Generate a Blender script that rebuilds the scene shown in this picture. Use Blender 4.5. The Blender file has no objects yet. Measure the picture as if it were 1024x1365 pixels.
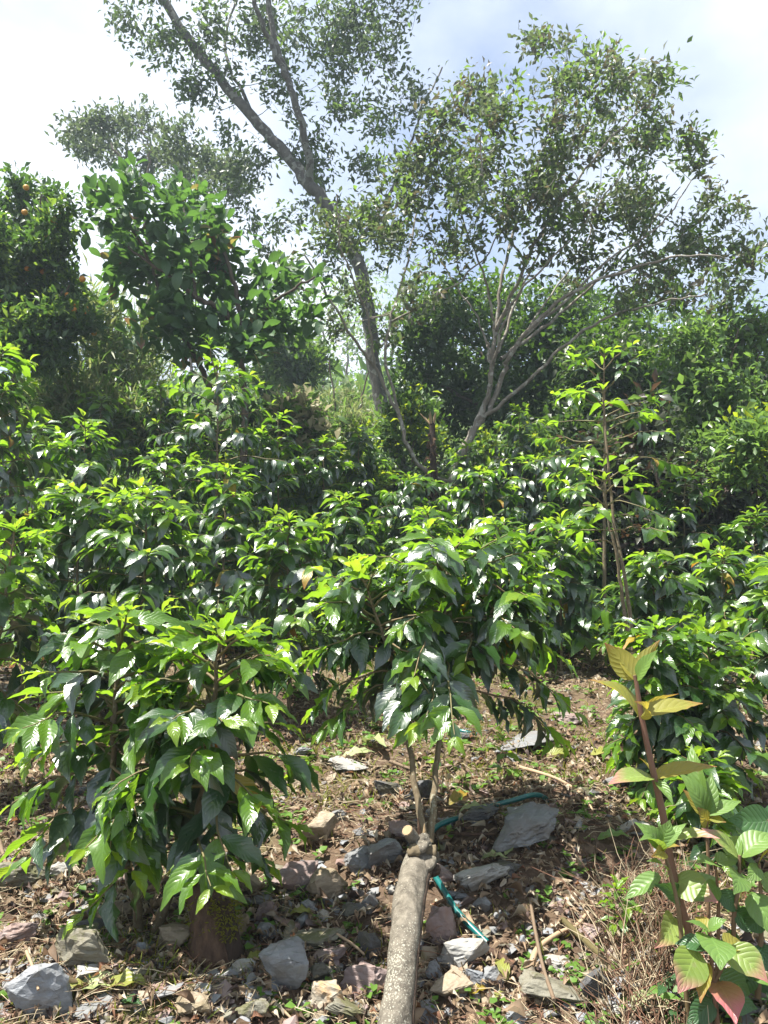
import bpy, bmesh, math, random
import numpy as np
from mathutils import Vector, Matrix

# ------------------------------------------------------------------ camera, sky, sun, exposure
SC = bpy.context.scene
COL = SC.collection
R = math.radians
FPX = 1031.0
PITCH = R(6.0)
CAM = Vector((0, 0, 1.55))
cd = bpy.data.cameras.new("camera")
cam = bpy.data.objects.new("camera", cd)
COL.objects.link(cam)
cam.location = CAM
cam.rotation_euler = (R(90) + PITCH, 0, 0)
cd.sensor_fit = 'VERTICAL'
cd.sensor_height = 24.0
cd.lens = FPX / 1365.0 * 24.0
cd.clip_start = 0.05
cd.clip_end = 1500
SC.camera = cam

SUN_EL, SUN_AZ = R(70), R(-100)          # azimuth from +Y towards +X
sdir = Vector((math.sin(SUN_AZ) * math.cos(SUN_EL), math.cos(SUN_AZ) * math.cos(SUN_EL), math.sin(SUN_EL)))
sl = bpy.data.lights.new("sun", 'SUN')
sl.energy = 5.0
sl.angle = R(0.55)
sl.color = (1.0, 0.955, 0.88)
sun = bpy.data.objects.new("sun", sl)
COL.objects.link(sun)
sun.rotation_euler = (-sdir).to_track_quat('-Z', 'Y').to_euler()
sun.location = (0, 0, 30)

W = bpy.data.worlds.new("World")
SC.world = W
W.use_nodes = True
nt = W.node_tree
nt.nodes.clear()
wo = nt.nodes.new("ShaderNodeOutputWorld")
bg = nt.nodes.new("ShaderNodeBackground")
sky = nt.nodes.new("ShaderNodeTexSky")
sky.sky_type = 'NISHITA'
sky.sun_disc = False
sky.sun_elevation = SUN_EL
sky.sun_rotation = SUN_AZ
sky.air_density = 1.0
sky.dust_density = 1.6
sky.altitude = 1500
tc = nt.nodes.new("ShaderNodeTexCoord")
mp = nt.nodes.new("ShaderNodeMapping")
mp.inputs["Scale"].default_value = (1.0, 1.0, 1.6)
mp.inputs["Location"].default_value = (4.1, 2.0, 1.517)
nz = nt.nodes.new("ShaderNodeTexNoise")
nz.inputs["Scale"].default_value = 1.7
nz.inputs["Detail"].default_value = 7
nz.inputs["Roughness"].default_value = 0.5
rp = nt.nodes.new("ShaderNodeValToRGB")
rp.color_ramp.elements[0].position = 0.38
rp.color_ramp.elements[0].color = (0.15, 0.15, 0.15, 1)
rp.color_ramp.elements[1].position = 0.62
rp.color_ramp.elements[1].color = (0.92, 0.92, 0.92, 1)
mx = nt.nodes.new("ShaderNodeMix")
mx.data_type = 'RGBA'
mx.inputs["B"].default_value = (6.0, 6.25, 6.6, 1)     # thin bright cloud veil
nt.links.new(tc.outputs["Generated"], mp.inputs["Vector"])
nt.links.new(mp.outputs["Vector"], nz.inputs["Vector"])
nt.links.new(nz.outputs["Fac"], rp.inputs["Fac"])
nt.links.new(rp.outputs["Color"], mx.inputs["Factor"])
nt.links.new(sky.outputs["Color"], mx.inputs["A"])
nt.links.new(mx.outputs["Result"], bg.inputs["Color"])
bg.inputs["Strength"].default_value = 0.066
nt.links.new(bg.outputs["Background"], wo.inputs["Surface"])

SC.render.engine = 'CYCLES'
vs = SC.view_settings
vs.view_transform = 'Standard'
vs.look = 'None'
vs.gamma = 1.0
vs.use_curve_mapping = False
vs.exposure = 1.78
SC.cycles.max_bounces = 8
SC.cycles.transmission_bounces = 6
SC.cycles.transparent_max_bounces = 6
SC.cycles.volume_bounces = 0

# ------------------------------------------------------------------ pixel <-> place
FW = Vector((0, math.cos(PITCH), math.sin(PITCH)))
UP = Vector((0, -math.sin(PITCH), math.cos(PITCH)))
RT = Vector((1, 0, 0))

def ray(px, py):
    return FW + RT * ((px - 512.0) / FPX) + UP * ((682.5 - py) / FPX)

def P(px, py, Y):
    d = ray(px, py)
    return CAM + d * (Y / d.y)

def proj(p):
    v = Vector(p) - CAM
    z = v.dot(FW)
    if z < 0.05:
        return None
    return 512 + FPX * v.x / z, 682.5 - FPX * v.dot(UP) / z, z

# ------------------------------------------------------------------ noise and ground height
def _hash(i, j, s):
    n = np.sin(i * 127.1 + j * 311.7 + s * 74.7) * 43758.5453
    return n - np.floor(n)

def vnoise(x, y, s=0):
    x = np.asarray(x, float); y = np.asarray(y, float)
    i = np.floor(x); j = np.floor(y)
    u = x - i; v = y - j
    u = u * u * (3 - 2 * u); v = v * v * (3 - 2 * v)
    a = _hash(i, j, s); b = _hash(i + 1, j, s); c = _hash(i, j + 1, s); d = _hash(i + 1, j + 1, s)
    return (a * (1 - u) + b * u) * (1 - v) + (c * (1 - u) + d * u) * v

def fbm(x, y, s=0, o=4):
    t = 0; a = 0.5
    x = np.asarray(x, float); y = np.asarray(y, float)
    for k in range(o):
        t = t + a * (vnoise(x, y, s + k) - 0.5)
        x = x * 2.03 + 3.1; y = y * 2.03 + 1.7; a *= 0.5
    return t

def hbase(x, y):
    y = np.asarray(y, float)
    return np.where(y < 8, 0.2 * y, 1.6 + 0.285 * (np.minimum(y, 75) - 8) - 0.15 * np.maximum(y - 75, 0))

def H(x, y):
    x = np.asarray(x, float); y = np.asarray(y, float)
    z = hbase(x, y)
    near = np.clip((9 - y) / 3, 0, 1)
    z = z + near * (0.20 * fbm(x * 1.1, y * 1.4, 3, 3) + 0.075 * fbm(x * 5, y * 5, 9, 3))
    # little stone-held steps across the slope
    ph = (y + 0.35 * fbm(x * 0.9, y * 0.4, 21, 2) * 2) * 1.25
    fr = ph - np.floor(ph)
    z = z + near * 0.06 * (np.clip((fr - 0.62) / 0.2, 0, 1) - fr)
    far = np.clip((y - 10) / 20, 0, 1)
    z = z + far * 7.0 * fbm(x * 0.045, y * 0.045, 33, 3)
    return z

def h1(x, y):
    return float(H(np.array([x]), np.array([y]))[0])

def PG(px, py):
    d = ray(px, py)
    t = 0.8
    prev = t
    while t < 80:
        p = CAM + d * t
        if p.z < h1(p.x, p.y):
            break
        prev = t
        t += 0.04 + t * 0.01
    lo, hi = prev, t
    for _ in range(12):
        m = (lo + hi) / 2
        p = CAM + d * m
        if p.z < h1(p.x, p.y): hi = m
        else: lo = m
    return CAM + d * hi

# ------------------------------------------------------------------ materials
MATS = {}

def newmat(name):
    m = bpy.data.materials.new(name)
    m.use_nodes = True
    m.node_tree.nodes.clear()
    MATS[name] = m
    return m, m.node_tree.nodes, m.node_tree.links

def N(ns, t, **kw):
    n = ns.new(t)
    for k, v in kw.items():
        if k in ("operation", "data_type", "blend_type", "wave_type", "feature", "distance", "clamp", "noise_dimensions"):
            setattr(n, k, v)
        else:
            n.inputs[k].default_value = v
    return n

def math_(ns, ls, op, a, b=None, c=None):
    n = ns.new("ShaderNodeMath")
    n.operation = op
    for i, q in enumerate((a, b, c)):
        if q is None: continue
        if isinstance(q, (int, float)): n.inputs[i].default_value = q
        else: ls.new(q, n.inputs[i])
    return n.outputs[0]

def mixc(ns, ls, f, a, b, bt='MIX'):
    n = ns.new("ShaderNodeMix")
    n.data_type = 'RGBA'
    n.blend_type = bt
    for key, q in (("Factor", f), ("A", a), ("B", b)):
        s = n.inputs[key] if key != "Factor" else n.inputs[0]
        if key == "A": s = n.inputs[6]
        if key == "B": s = n.inputs[7]
        if isinstance(q, (int, float)): s.default_value = q
        elif isinstance(q, tuple): s.default_value = (*q[:3], 1)
        else: ls.new(q, s)
    return n.outputs[2]

def ramp(ns, ls, f, stops):
    n = ns.new("ShaderNodeValToRGB")
    e = n.color_ramp.elements
    while len(e) < len(stops): e.new(0.5)
    for k, (p, c) in enumerate(stops):
        e[k].position = p
        e[k].color = (*c, 1) if isinstance(c, tuple) else (c, c, c, 1)
    ls.new(f, n.inputs[0])
    return n.outputs[0]

def leafmat(name, c0, c1, trans, tf=0.35, rough=0.33, veins=9.0, vein_bump=0.5, tipcol=None, tip0=0.55, back=None, spots=0.0, spec=0.5, bd=0.002, coat=0.0):
    m, ns, ls = newmat(name)
    out = ns.new("ShaderNodeOutputMaterial")
    oi = ns.new("ShaderNodeObjectInfo")
    ge = ns.new("ShaderNodeNewGeometry")
    jit = math_(ns, ls, 'FRACT', math_(ns, ls, 'ADD', oi.outputs["Random"], ge.outputs["Random Per Island"]))
    col = mixc(ns, ls, jit, c0, c1)
    uv = ns.new("ShaderNodeUVMap")
    sep = ns.new("ShaderNodeSeparateXYZ")
    ls.new(uv.outputs[0], sep.inputs[0])
    u, v = sep.outputs[0], sep.outputs[1]
    av = math_(ns, ls, 'ABSOLUTE', math_(ns, ls, 'SUBTRACT', v, 0.5))
    tco = ns.new("ShaderNodeTexCoord")
    nz = N(ns, "ShaderNodeTexNoise", Scale=9.0, Detail=3.0)
    ls.new(ge.outputs["Position"], nz.inputs["Vector"])
    col = mixc(ns, ls, math_(ns, ls, 'MULTIPLY', nz.outputs[0], 0.55), col, (c1[0] * 0.7, c1[1] * 0.72, c1[2] * 0.7))
    if tipcol:
        tt = ns.new("ShaderNodeMapRange")
        ls.new(math_(ns, ls, 'ADD', math_(ns, ls, 'ADD', u, math_(ns, ls, 'MULTIPLY', av, 0.25)),
                     math_(ns, ls, 'MULTIPLY', math_(ns, ls, 'SUBTRACT', nz.outputs[0], 0.5), 0.5)), tt.inputs[0])
        tt.inputs[1].default_value = tip0 - 0.15
        tt.inputs[2].default_value = tip0 + 0.22
        col = mixc(ns, ls, tt.outputs[0], col, tipcol)
        tcol = mixc(ns, ls, tt.outputs[0], trans, tuple(min(1, q * 1.6) for q in tipcol))
    else:
        tcol = mixc(ns, ls, jit, trans, tuple(q * 0.7 for q in trans))
    if veins > 0:
        ph = math_(ns, ls, 'SUBTRACT', math_(ns, ls, 'MULTIPLY', u, veins), math_(ns, ls, 'SUBTRACT', math_(ns, ls, 'MULTIPLY', av, veins * 0.62), math_(ns, ls, 'MULTIPLY', nz.outputs[0], 1.1)))
        sv = math_(ns, ls, 'ABSOLUTE', math_(ns, ls, 'SINE', math_(ns, ls, 'MULTIPLY', ph, math.pi)))
        vein = math_(ns, ls, 'POWER', math_(ns, ls, 'SUBTRACT', 1.0, sv), 4.0)
        mid = math_(ns, ls, 'LESS_THAN', av, 0.022)
        line = math_(ns, ls, 'MINIMUM', math_(ns, ls, 'ADD', math_(ns, ls, 'MULTIPLY', vein, 0.45), mid), 1.0)
        col = mixc(ns, ls, math_(ns, ls, 'MULTIPLY', line, 0.28), col, tuple(min(1, q * 1.8 + 0.015) for q in c1))
        bp = ns.new("ShaderNodeBump")
        bp.inputs["Strength"].default_value = vein_bump
        bp.inputs["Distance"].default_value = bd
        ls.new(math_(ns, ls, 'ADD', math_(ns, ls, 'POWER', sv, 0.6), math_(ns, ls, 'MULTIPLY', mid, -0.8)), bp.inputs["Height"])
        nrm = bp.outputs[0]
    else:
        nrm = None
    if spots > 0:
        vo = N(ns, "ShaderNodeTexNoise", Scale=70.0, Detail=2.0)
        ls.new(ge.outputs["Position"], vo.inputs["Vector"])
        col = mixc(ns, ls, math_(ns, ls, 'MULTIPLY', math_(ns, ls, 'GREATER_THAN', vo.outputs[0], 0.68), spots), col, (0.22, 0.2, 0.12))
    if back:
        col = mixc(ns, ls, ge.outputs["Backfacing"], col, back)
    pb = ns.new("ShaderNodeBsdfPrincipled")
    ls.new(col, pb.inputs["Base Color"])
    rr = math_(ns, ls, 'ADD', math_(ns, ls, 'MULTIPLY', nz.outputs[0], 0.24), rough - 0.12)
    rr = math_(ns, ls, 'ADD', rr, math_(ns, ls, 'MULTIPLY', ge.outputs["Backfacing"], 0.25))
    ls.new(rr, pb.inputs["Roughness"])
    pb.inputs["Specular IOR Level"].default_value = spec
    pb.inputs["Coat Weight"].default_value = coat
    pb.inputs["Coat Roughness"].default_value = 0.34
    tr = ns.new("ShaderNodeBsdfTranslucent")
    ls.new(tcol, tr.inputs["Color"])
    if nrm:
        ls.new(nrm, pb.inputs["Normal"]); ls.new(nrm, tr.inputs["Normal"])
    ms = ns.new("ShaderNodeMixShader")
    ms.inputs[0].default_value = tf
    ls.new(pb.outputs[0], ms.inputs[1]); ls.new(tr.outputs[0], ms.inputs[2])
    ls.new(ms.outputs[0], out.inputs[0])
    return m

def barkmat(name, c0, c1, scale=(30, 30, 8), bump=0.6, lichen=None, lich=0.58, bd=0.01, fine=1.0):
    m, ns, ls = newmat(name)
    out = ns.new("ShaderNodeOutputMaterial")
    ge = ns.new("ShaderNodeNewGeometry")
    mp = ns.new("ShaderNodeMapping")
    mp.inputs["Scale"].default_value = scale
    ls.new(ge.outputs["Position"], mp.inputs[0])
    n1 = N(ns, "ShaderNodeTexNoise", Scale=1.0, Detail=6.0, Roughness=0.65)
    ls.new(mp.outputs[0], n1.inputs["Vector"])
    col = ramp(ns, ls, n1.outputs[0], [(0.3, c0), (0.7, c1)])
    n2 = N(ns, "ShaderNodeTexNoise", Scale=5.0, Detail=5.0)
    ls.new(ge.outputs["Position"], n2.inputs["Vector"])
    if lichen:
        n3 = N(ns, "ShaderNodeTexNoise", Scale=90.0 * fine, Detail=3.0)
        ls.new(ge.outputs["Position"], n3.inputs["Vector"])
        f = math_(ns, ls, 'GREATER_THAN', math_(ns, ls, 'ADD', math_(ns, ls, 'MULTIPLY', n3.outputs[0], 0.7), math_(ns, ls, 'MULTIPLY', n2.outputs[0], 0.4)), lich)
        col = mixc(ns, ls, math_(ns, ls, 'MULTIPLY', f, 0.8), col, lichen)
    col = mixc(ns, ls, math_(ns, ls, 'MULTIPLY', n2.outputs[0], 0.4), col, tuple(q * 0.5 for q in c0))
    pb = N(ns, "ShaderNodeBsdfPrincipled", Roughness=0.85)
    pb.inputs["Specular IOR Level"].default_value = 0.25
    ls.new(col, pb.inputs["Base Color"])
    bp = ns.new("ShaderNodeBump")
    bp.inputs["Strength"].default_value = bump
    bp.inputs["Distance"].default_value = bd
    ls.new(n1.outputs[0], bp.inputs["Height"])
    ls.new(bp.outputs[0], pb.inputs["Normal"])
    ls.new(pb.outputs[0], out.inputs[0])
    return m

def rockmat(name, c0, c1, stain, moss=0.0, sf=0.5):
    m, ns, ls = newmat(name)
    out = ns.new("ShaderNodeOutputMaterial")
    tcn = ns.new("ShaderNodeTexCoord")
    ge = ns.new("ShaderNodeNewGeometry")
    oi = ns.new("ShaderNodeObjectInfo")
    mp = ns.new("ShaderNodeMapping")
    mp.inputs["Scale"].default_value = (9, 14, 60)
    mp.inputs["Rotation"].default_value = (0.5, 0.35, 0.2)
    ls.new(ge.outputs["Position"], mp.inputs[0])
    n1 = N(ns, "ShaderNodeTexNoise", Scale=1.0, Detail=7.0, Roughness=0.7)
    ls.new(mp.outputs[0], n1.inputs["Vector"])
    n2 = N(ns, "ShaderNodeTexNoise", Scale=14.0, Detail=6.0, Roughness=0.6)
    ls.new(ge.outputs["Position"], n2.inputs["Vector"])
    n3 = N(ns, "ShaderNodeTexNoise", Scale=120.0, Detail=4.0)
    ls.new(ge.outputs["Position"], n3.inputs["Vector"])
    col = ramp(ns, ls, n1.outputs[0], [(0.32, c0), (0.68, c1)])
    st = ramp(ns, ls, n2.outputs[0], [(0.46, 0.0), (0.60, 1.0)])
    col = mixc(ns, ls, math_(ns, ls, 'MULTIPLY', st, min(1.0, sf * 1.4)), col, stain)
    col = mixc(ns, ls, math_(ns, ls, 'MULTIPLY', oi.outputs["Random"], 0.35), col, tuple(q * 0.55 for q in c0))
    col = mixc(ns, ls, math_(ns, ls, 'MULTIPLY', n3.outputs[0], 0.35), col, tuple(q * 1.3 for q in c1))
    if moss > 0:
        sx = ns.new("ShaderNodeSeparateXYZ")
        ls.new(ge.outputs["Normal"], sx.inputs[0])
        ms = math_(ns, ls, 'MULTIPLY', ramp(ns, ls, n2.outputs[0], [(0.52, 0.0), (0.58, 1.0)]), moss)
        col = mixc(ns, ls, ms, col, (0.07, 0.085, 0.02))
    pb = N(ns, "ShaderNodeBsdfPrincipled")
    pb.inputs["Specular IOR Level"].default_value = 0.35
    ls.new(col, pb.inputs["Base Color"])
    ls.new(math_(ns, ls, 'ADD', math_(ns, ls, 'MULTIPLY', n2.outputs[0], 0.4), 0.4), pb.inputs["Roughness"])
    bp = ns.new("ShaderNodeBump")
    bp.inputs["Strength"].default_value = 0.75
    bp.inputs["Distance"].default_value = 0.006
    ls.new(math_(ns, ls, 'ADD', n1.outputs[0], math_(ns, ls, 'MULTIPLY', n3.outputs[0], 0.25)), bp.inputs["Height"])
    ls.new(bp.outputs[0], pb.inputs["Normal"])
    ls.new(pb.outputs[0], out.inputs[0])
    return m

def plain(name, c, rough=0.7, var=0.35, scale=30, spec=0.3, trans=None, c2=None, bump=0.0):
    m, ns, ls = newmat(name)
    out = ns.new("ShaderNodeOutputMaterial")
    ge = ns.new("ShaderNodeNewGeometry")
    oi = ns.new("ShaderNodeObjectInfo")
    n1 = N(ns, "ShaderNodeTexNoise", Scale=float(scale), Detail=5.0)
    ls.new(ge.outputs["Position"], n1.inputs["Vector"])
    jit = math_(ns, ls, 'FRACT', math_(ns, ls, 'ADD', oi.outputs["Random"], ge.outputs["Random Per Island"]))
    col = mixc(ns, ls, jit, c, c2 or tuple(q * 0.6 for q in c))
    col = mixc(ns, ls, math_(ns, ls, 'MULTIPLY', n1.outputs[0], var), col, tuple(q * 0.35 for q in c))
    pb = N(ns, "ShaderNodeBsdfPrincipled", Roughness=rough)
    pb.inputs["Specular IOR Level"].default_value = spec
    ls.new(col, pb.inputs["Base Color"])
    if bump:
        bp = ns.new("ShaderNodeBump")
        bp.inputs["Strength"].default_value = bump
        bp.inputs["Distance"].default_value = 0.004
        ls.new(n1.outputs[0], bp.inputs["Height"]); ls.new(bp.outputs[0], pb.inputs["Normal"])
    if trans:
        tr = ns.new("ShaderNodeBsdfTranslucent")
        tr.inputs[0].default_value = (*trans, 1)
        ms = ns.new("ShaderNodeMixShader")
        ms.inputs[0].default_value = 0.3
        ls.new(pb.outputs[0], ms.inputs[1]); ls.new(tr.outputs[0], ms.inputs[2])
        ls.new(ms.outputs[0], out.inputs[0])
    else:
        ls.new(pb.outputs[0], out.inputs[0])
    return m

# coffee leaves by age: bud, young, grown, old, ageing
M_BUD = leafmat("coffee_leaf_bud", (0.17, 0.25, 0.02), (0.12, 0.22, 0.018), (0.40, 0.58, 0.035), 0.48, 0.30, 8, 0.34, spec=0.6, bd=0.0022)
M_YOUNG = leafmat("coffee_leaf_young", (0.09, 0.18, 0.014), (0.062, 0.14, 0.014), (0.29, 0.52, 0.025), 0.45, 0.27, 8, 0.34, spec=0.65, bd=0.0022, coat=0.3)
M_GROWN = leafmat("coffee_leaf_grown", (0.030, 0.078, 0.015), (0.021, 0.058, 0.016), (0.14, 0.32, 0.015), 0.33, 0.27, 8, 0.34, spots=0.3, spec=0.75, bd=0.0022, coat=0.6)
M_OLD = leafmat("coffee_leaf_old", (0.016, 0.040, 0.018), (0.022, 0.046, 0.022), (0.06, 0.15, 0.012), 0.18, 0.30, 8, 0.34, spots=0.6, spec=0.9, bd=0.0022, coat=0.8)
M_AGED = leafmat("coffee_leaf_ageing", (0.3, 0.2, 0.02), (0.2, 0.17, 0.02), (0.5, 0.35, 0.03), 0.35, 0.4, 8, 0.5, tipcol=(0.25, 0.1, 0.02), tip0=0.8)
COFFEE = [M_BUD, M_YOUNG, M_GROWN, M_OLD, M_AGED]

M_CSTEM = barkmat("coffee_stem_bark", (0.10, 0.075, 0.045), (0.20, 0.16, 0.10), (60, 60, 40), 0.5, (0.28, 0.27, 0.2), 0.66, 0.004)
M_CTWIG = plain("coffee_green_twig", (0.12, 0.12, 0.04), 0.6, 0.4, 40, c2=(0.16, 0.11, 0.06))
M_STUMP = barkmat("coffee_stump_bark", (0.07, 0.06, 0.046), (0.215, 0.19, 0.15), (38, 38, 22), 1.0, (0.36, 0.35, 0.28), 0.62, 0.010, 2.2)
M_BARK_DARK = barkmat("dark_bark", (0.02, 0.014, 0.01), (0.075, 0.05, 0.035), (40, 40, 12), 1.0, None, 0.6, 0.015)  # very dark brown bark colour, rough and matte
M_CUT = plain("fresh_cut_wood", (0.42, 0.30, 0.17), 0.8, 0.4, 60, bump=0.5)
M_ROT = barkmat("rotten_red_wood", (0.035, 0.02, 0.014), (0.13, 0.08, 0.052), (50, 50, 20), 1.0, None, 0.6, 0.012)
M_TRUNK_GREY = barkmat("grey_tree_bark", (0.05, 0.048, 0.042), (0.125, 0.12, 0.105), (14, 14, 9), 0.8, (0.2, 0.21, 0.185), 0.60, 0.02, 0.12)
M_TRUNK_PALE = barkmat("pale_tree_bark", (0.12, 0.105, 0.082), (0.25, 0.22, 0.18), (16, 16, 5), 0.7, (0.34, 0.33, 0.29), 0.60, 0.015, 0.15)
M_TRUNK_BROWN = barkmat("brown_tree_bark", (0.05, 0.04, 0.03), (0.13, 0.10, 0.075), (16, 16, 6), 0.6, None, 0.6, 0.015)
M_MOSS = plain("yellow_moss", (0.12, 0.13, 0.02), 0.95, 0.5, 60, 0.1, (0.3, 0.32, 0.03), (0.2, 0.18, 0.03))

# tree leaves
M_LA = leafmat("canopy_leaf_dark", (0.045, 0.068, 0.042), (0.06, 0.085, 0.045), (0.14, 0.21, 0.07), 0.30, 0.42, 0)
M_LA2 = leafmat("canopy_leaf_green", (0.065, 0.115, 0.035), (0.055, 0.095, 0.035), (0.2, 0.33, 0.06), 0.40, 0.4, 0)
M_LB = leafmat("spreading_leaf_dull", (0.06, 0.082, 0.045), (0.08, 0.095, 0.055), (0.17, 0.23, 0.08), 0.32, 0.45, 0)
M_LB2 = leafmat("spreading_leaf_green", (0.075, 0.13, 0.035), (0.06, 0.105, 0.035), (0.22, 0.36, 0.06), 0.42, 0.4, 0)
M_LB3 = leafmat("spreading_leaf_brown", (0.095, 0.08, 0.055), (0.075, 0.07, 0.05), (0.2, 0.18, 0.08), 0.3, 0.55, 0)
M_LC = leafmat("broad_leaf", (0.04, 0.09, 0.038), (0.055, 0.11, 0.042), (0.13, 0.28, 0.04), 0.36, 0.42, 7, 0.4, bd=0.004)
M_LC2 = leafmat("broad_leaf_worn", (0.16, 0.14, 0.06), (0.11, 0.11, 0.04), (0.35, 0.3, 0.07), 0.35, 0.5, 7, 0.4, tipcol=(0.15, 0.07, 0.04), tip0=0.7)
M_LE = leafmat("citrus_leaf", (0.028, 0.062, 0.024), (0.04, 0.08, 0.026), (0.11, 0.23, 0.03), 0.34, 0.35, 0)
M_LE2 = leafmat("citrus_leaf_young", (0.08, 0.15, 0.03), (0.06, 0.12, 0.025), (0.26, 0.4, 0.04), 0.42, 0.38, 0)
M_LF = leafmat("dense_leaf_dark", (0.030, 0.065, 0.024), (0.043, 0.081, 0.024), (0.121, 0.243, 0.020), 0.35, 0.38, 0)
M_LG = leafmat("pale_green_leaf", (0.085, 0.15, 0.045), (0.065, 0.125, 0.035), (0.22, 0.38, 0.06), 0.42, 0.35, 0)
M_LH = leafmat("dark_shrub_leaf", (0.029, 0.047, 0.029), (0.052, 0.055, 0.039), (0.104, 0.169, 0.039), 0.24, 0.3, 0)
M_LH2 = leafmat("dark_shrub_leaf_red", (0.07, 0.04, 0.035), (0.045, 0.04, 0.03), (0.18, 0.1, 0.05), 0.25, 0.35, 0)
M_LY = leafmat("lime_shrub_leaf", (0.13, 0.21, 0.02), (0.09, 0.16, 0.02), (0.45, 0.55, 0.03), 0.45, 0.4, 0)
M_LW = leafmat("wispy_olive_leaf", (0.19, 0.21, 0.10), (0.14, 0.17, 0.07), (0.35, 0.4, 0.13), 0.42, 0.5, 0)
M_LT = leafmat("dry_tan_leaf", (0.36, 0.33, 0.21), (0.27, 0.26, 0.15), (0.45, 0.42, 0.25), 0.35, 0.7, 0)
M_LK = leafmat("far_leaf", (0.054, 0.095, 0.034), (0.081, 0.128, 0.041), (0.243, 0.378, 0.054), 0.39, 0.5, 0)
# weed leaves
M_W1 = leafmat("weed_leaf_green", (0.132, 0.218, 0.052), (0.103, 0.190, 0.040), (0.345, 0.529, 0.057), 0.34, 0.45, 7, 0.55, back=(0.16, 0.19, 0.04), spots=0.35)
M_W2 = leafmat("weed_leaf_pink_tip", (0.184, 0.241, 0.057), (0.149, 0.218, 0.046), (0.483, 0.529, 0.092), 0.32, 0.45, 7, 0.55, tipcol=(0.36, 0.16, 0.14), tip0=0.74, spots=0.35)
M_W3 = leafmat("weed_leaf_yellow", (0.25, 0.21, 0.035), (0.18, 0.2, 0.035), (0.55, 0.44, 0.05), 0.40, 0.5, 7, 0.55, tipcol=(0.32, 0.13, 0.05), tip0=0.9, spots=0.35)
M_W4 = leafmat("weed_leaf_red", (0.30, 0.12, 0.08), (0.22, 0.15, 0.06), (0.5, 0.22, 0.14), 0.3, 0.45, 7, 0.55, tipcol=(0.36, 0.11, 0.12), tip0=0.55, spots=0.35)
M_W5 = leafmat("weed_leaf_deep_green", (0.045, 0.11, 0.03), (0.035, 0.09, 0.03), (0.14, 0.32, 0.04), 0.28, 0.4, 8, 0.6)
M_WSTEM = plain("weed_stem_red", (0.16, 0.085, 0.055), 0.6, 0.3, 40, c2=(0.14, 0.11, 0.05))
# litter
M_DRY = [plain("dry_leaf_tan", (0.36, 0.26, 0.17), 0.8, 0.4, 40, 0.25, (0.42, 0.32, 0.22)),
         plain("dry_leaf_brown", (0.17, 0.115, 0.075), 0.75, 0.4, 40, 0.3, (0.21, 0.135, 0.085)),
         plain("dry_leaf_dark", (0.06, 0.036, 0.026), 0.7, 0.4, 40, 0.35),
         plain("dry_leaf_russet", (0.25, 0.13, 0.08), 0.8, 0.4, 40, 0.25, (0.3, 0.14, 0.06)),
         plain("dry_leaf_pale", (0.50, 0.43, 0.33), 0.8, 0.35, 40, 0.25, (0.45, 0.36, 0.22))]
M_STRAW = [plain("straw_pale", (0.46, 0.38, 0.25), 0.8, 0.3, 40), plain("straw_brown", (0.18, 0.11, 0.065), 0.8, 0.3, 40), plain("straw_red", (0.22, 0.11, 0.07), 0.8, 0.3, 40)]
M_FALLEN = leafmat("fallen_leaf_yellow_green", (0.26, 0.26, 0.05), (0.2, 0.22, 0.05), (0.45, 0.45, 0.08), 0.3, 0.45, 8, 0.7, tipcol=(0.2, 0.13, 0.05), tip0=0.9)
M_FALLENP = leafmat("fallen_leaf_pale", (0.3, 0.34, 0.16), (0.24, 0.28, 0.11), (0.4, 0.45, 0.15), 0.25, 0.5, 8, 0.7)
M_GRASS = plain("small_grass", (0.12, 0.16, 0.025), 0.6, 0.3, 40, 0.3, (0.35, 0.42, 0.04), (0.2, 0.2, 0.04))
M_CLOVER = plain("small_weed", (0.07, 0.15, 0.02), 0.5, 0.3, 40, 0.3, (0.25, 0.42, 0.03), (0.1, 0.19, 0.03))
M_TWIG = plain("twig_bark", (0.20, 0.14, 0.09), 0.8, 0.5, 60, c2=(0.14, 0.1, 0.065), bump=0.5)
M_TWIG_PALE = plain("twig_peeled", (0.38, 0.27, 0.17), 0.8, 0.5, 60, bump=0.5)
M_TWIG_GREEN = plain("twig_mossy", (0.11, 0.09, 0.035), 0.85, 0.5, 60, bump=0.5)
M_HOSE = plain("teal_hose", (0.006, 0.105, 0.10), 0.33, 0.45, 60, 0.5, c2=(0.006, 0.105, 0.10))
M_ORANGE = plain("orange_peel", (0.50, 0.19, 0.02), 0.5, 0.2, 60, 0.35, c2=(0.42, 0.22, 0.03), bump=0.3)
M_CHERRY = plain("green_coffee_berry", (0.10, 0.2, 0.03), 0.35, 0.15, 60, 0.5, c2=(0.07, 0.15, 0.02))
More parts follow.
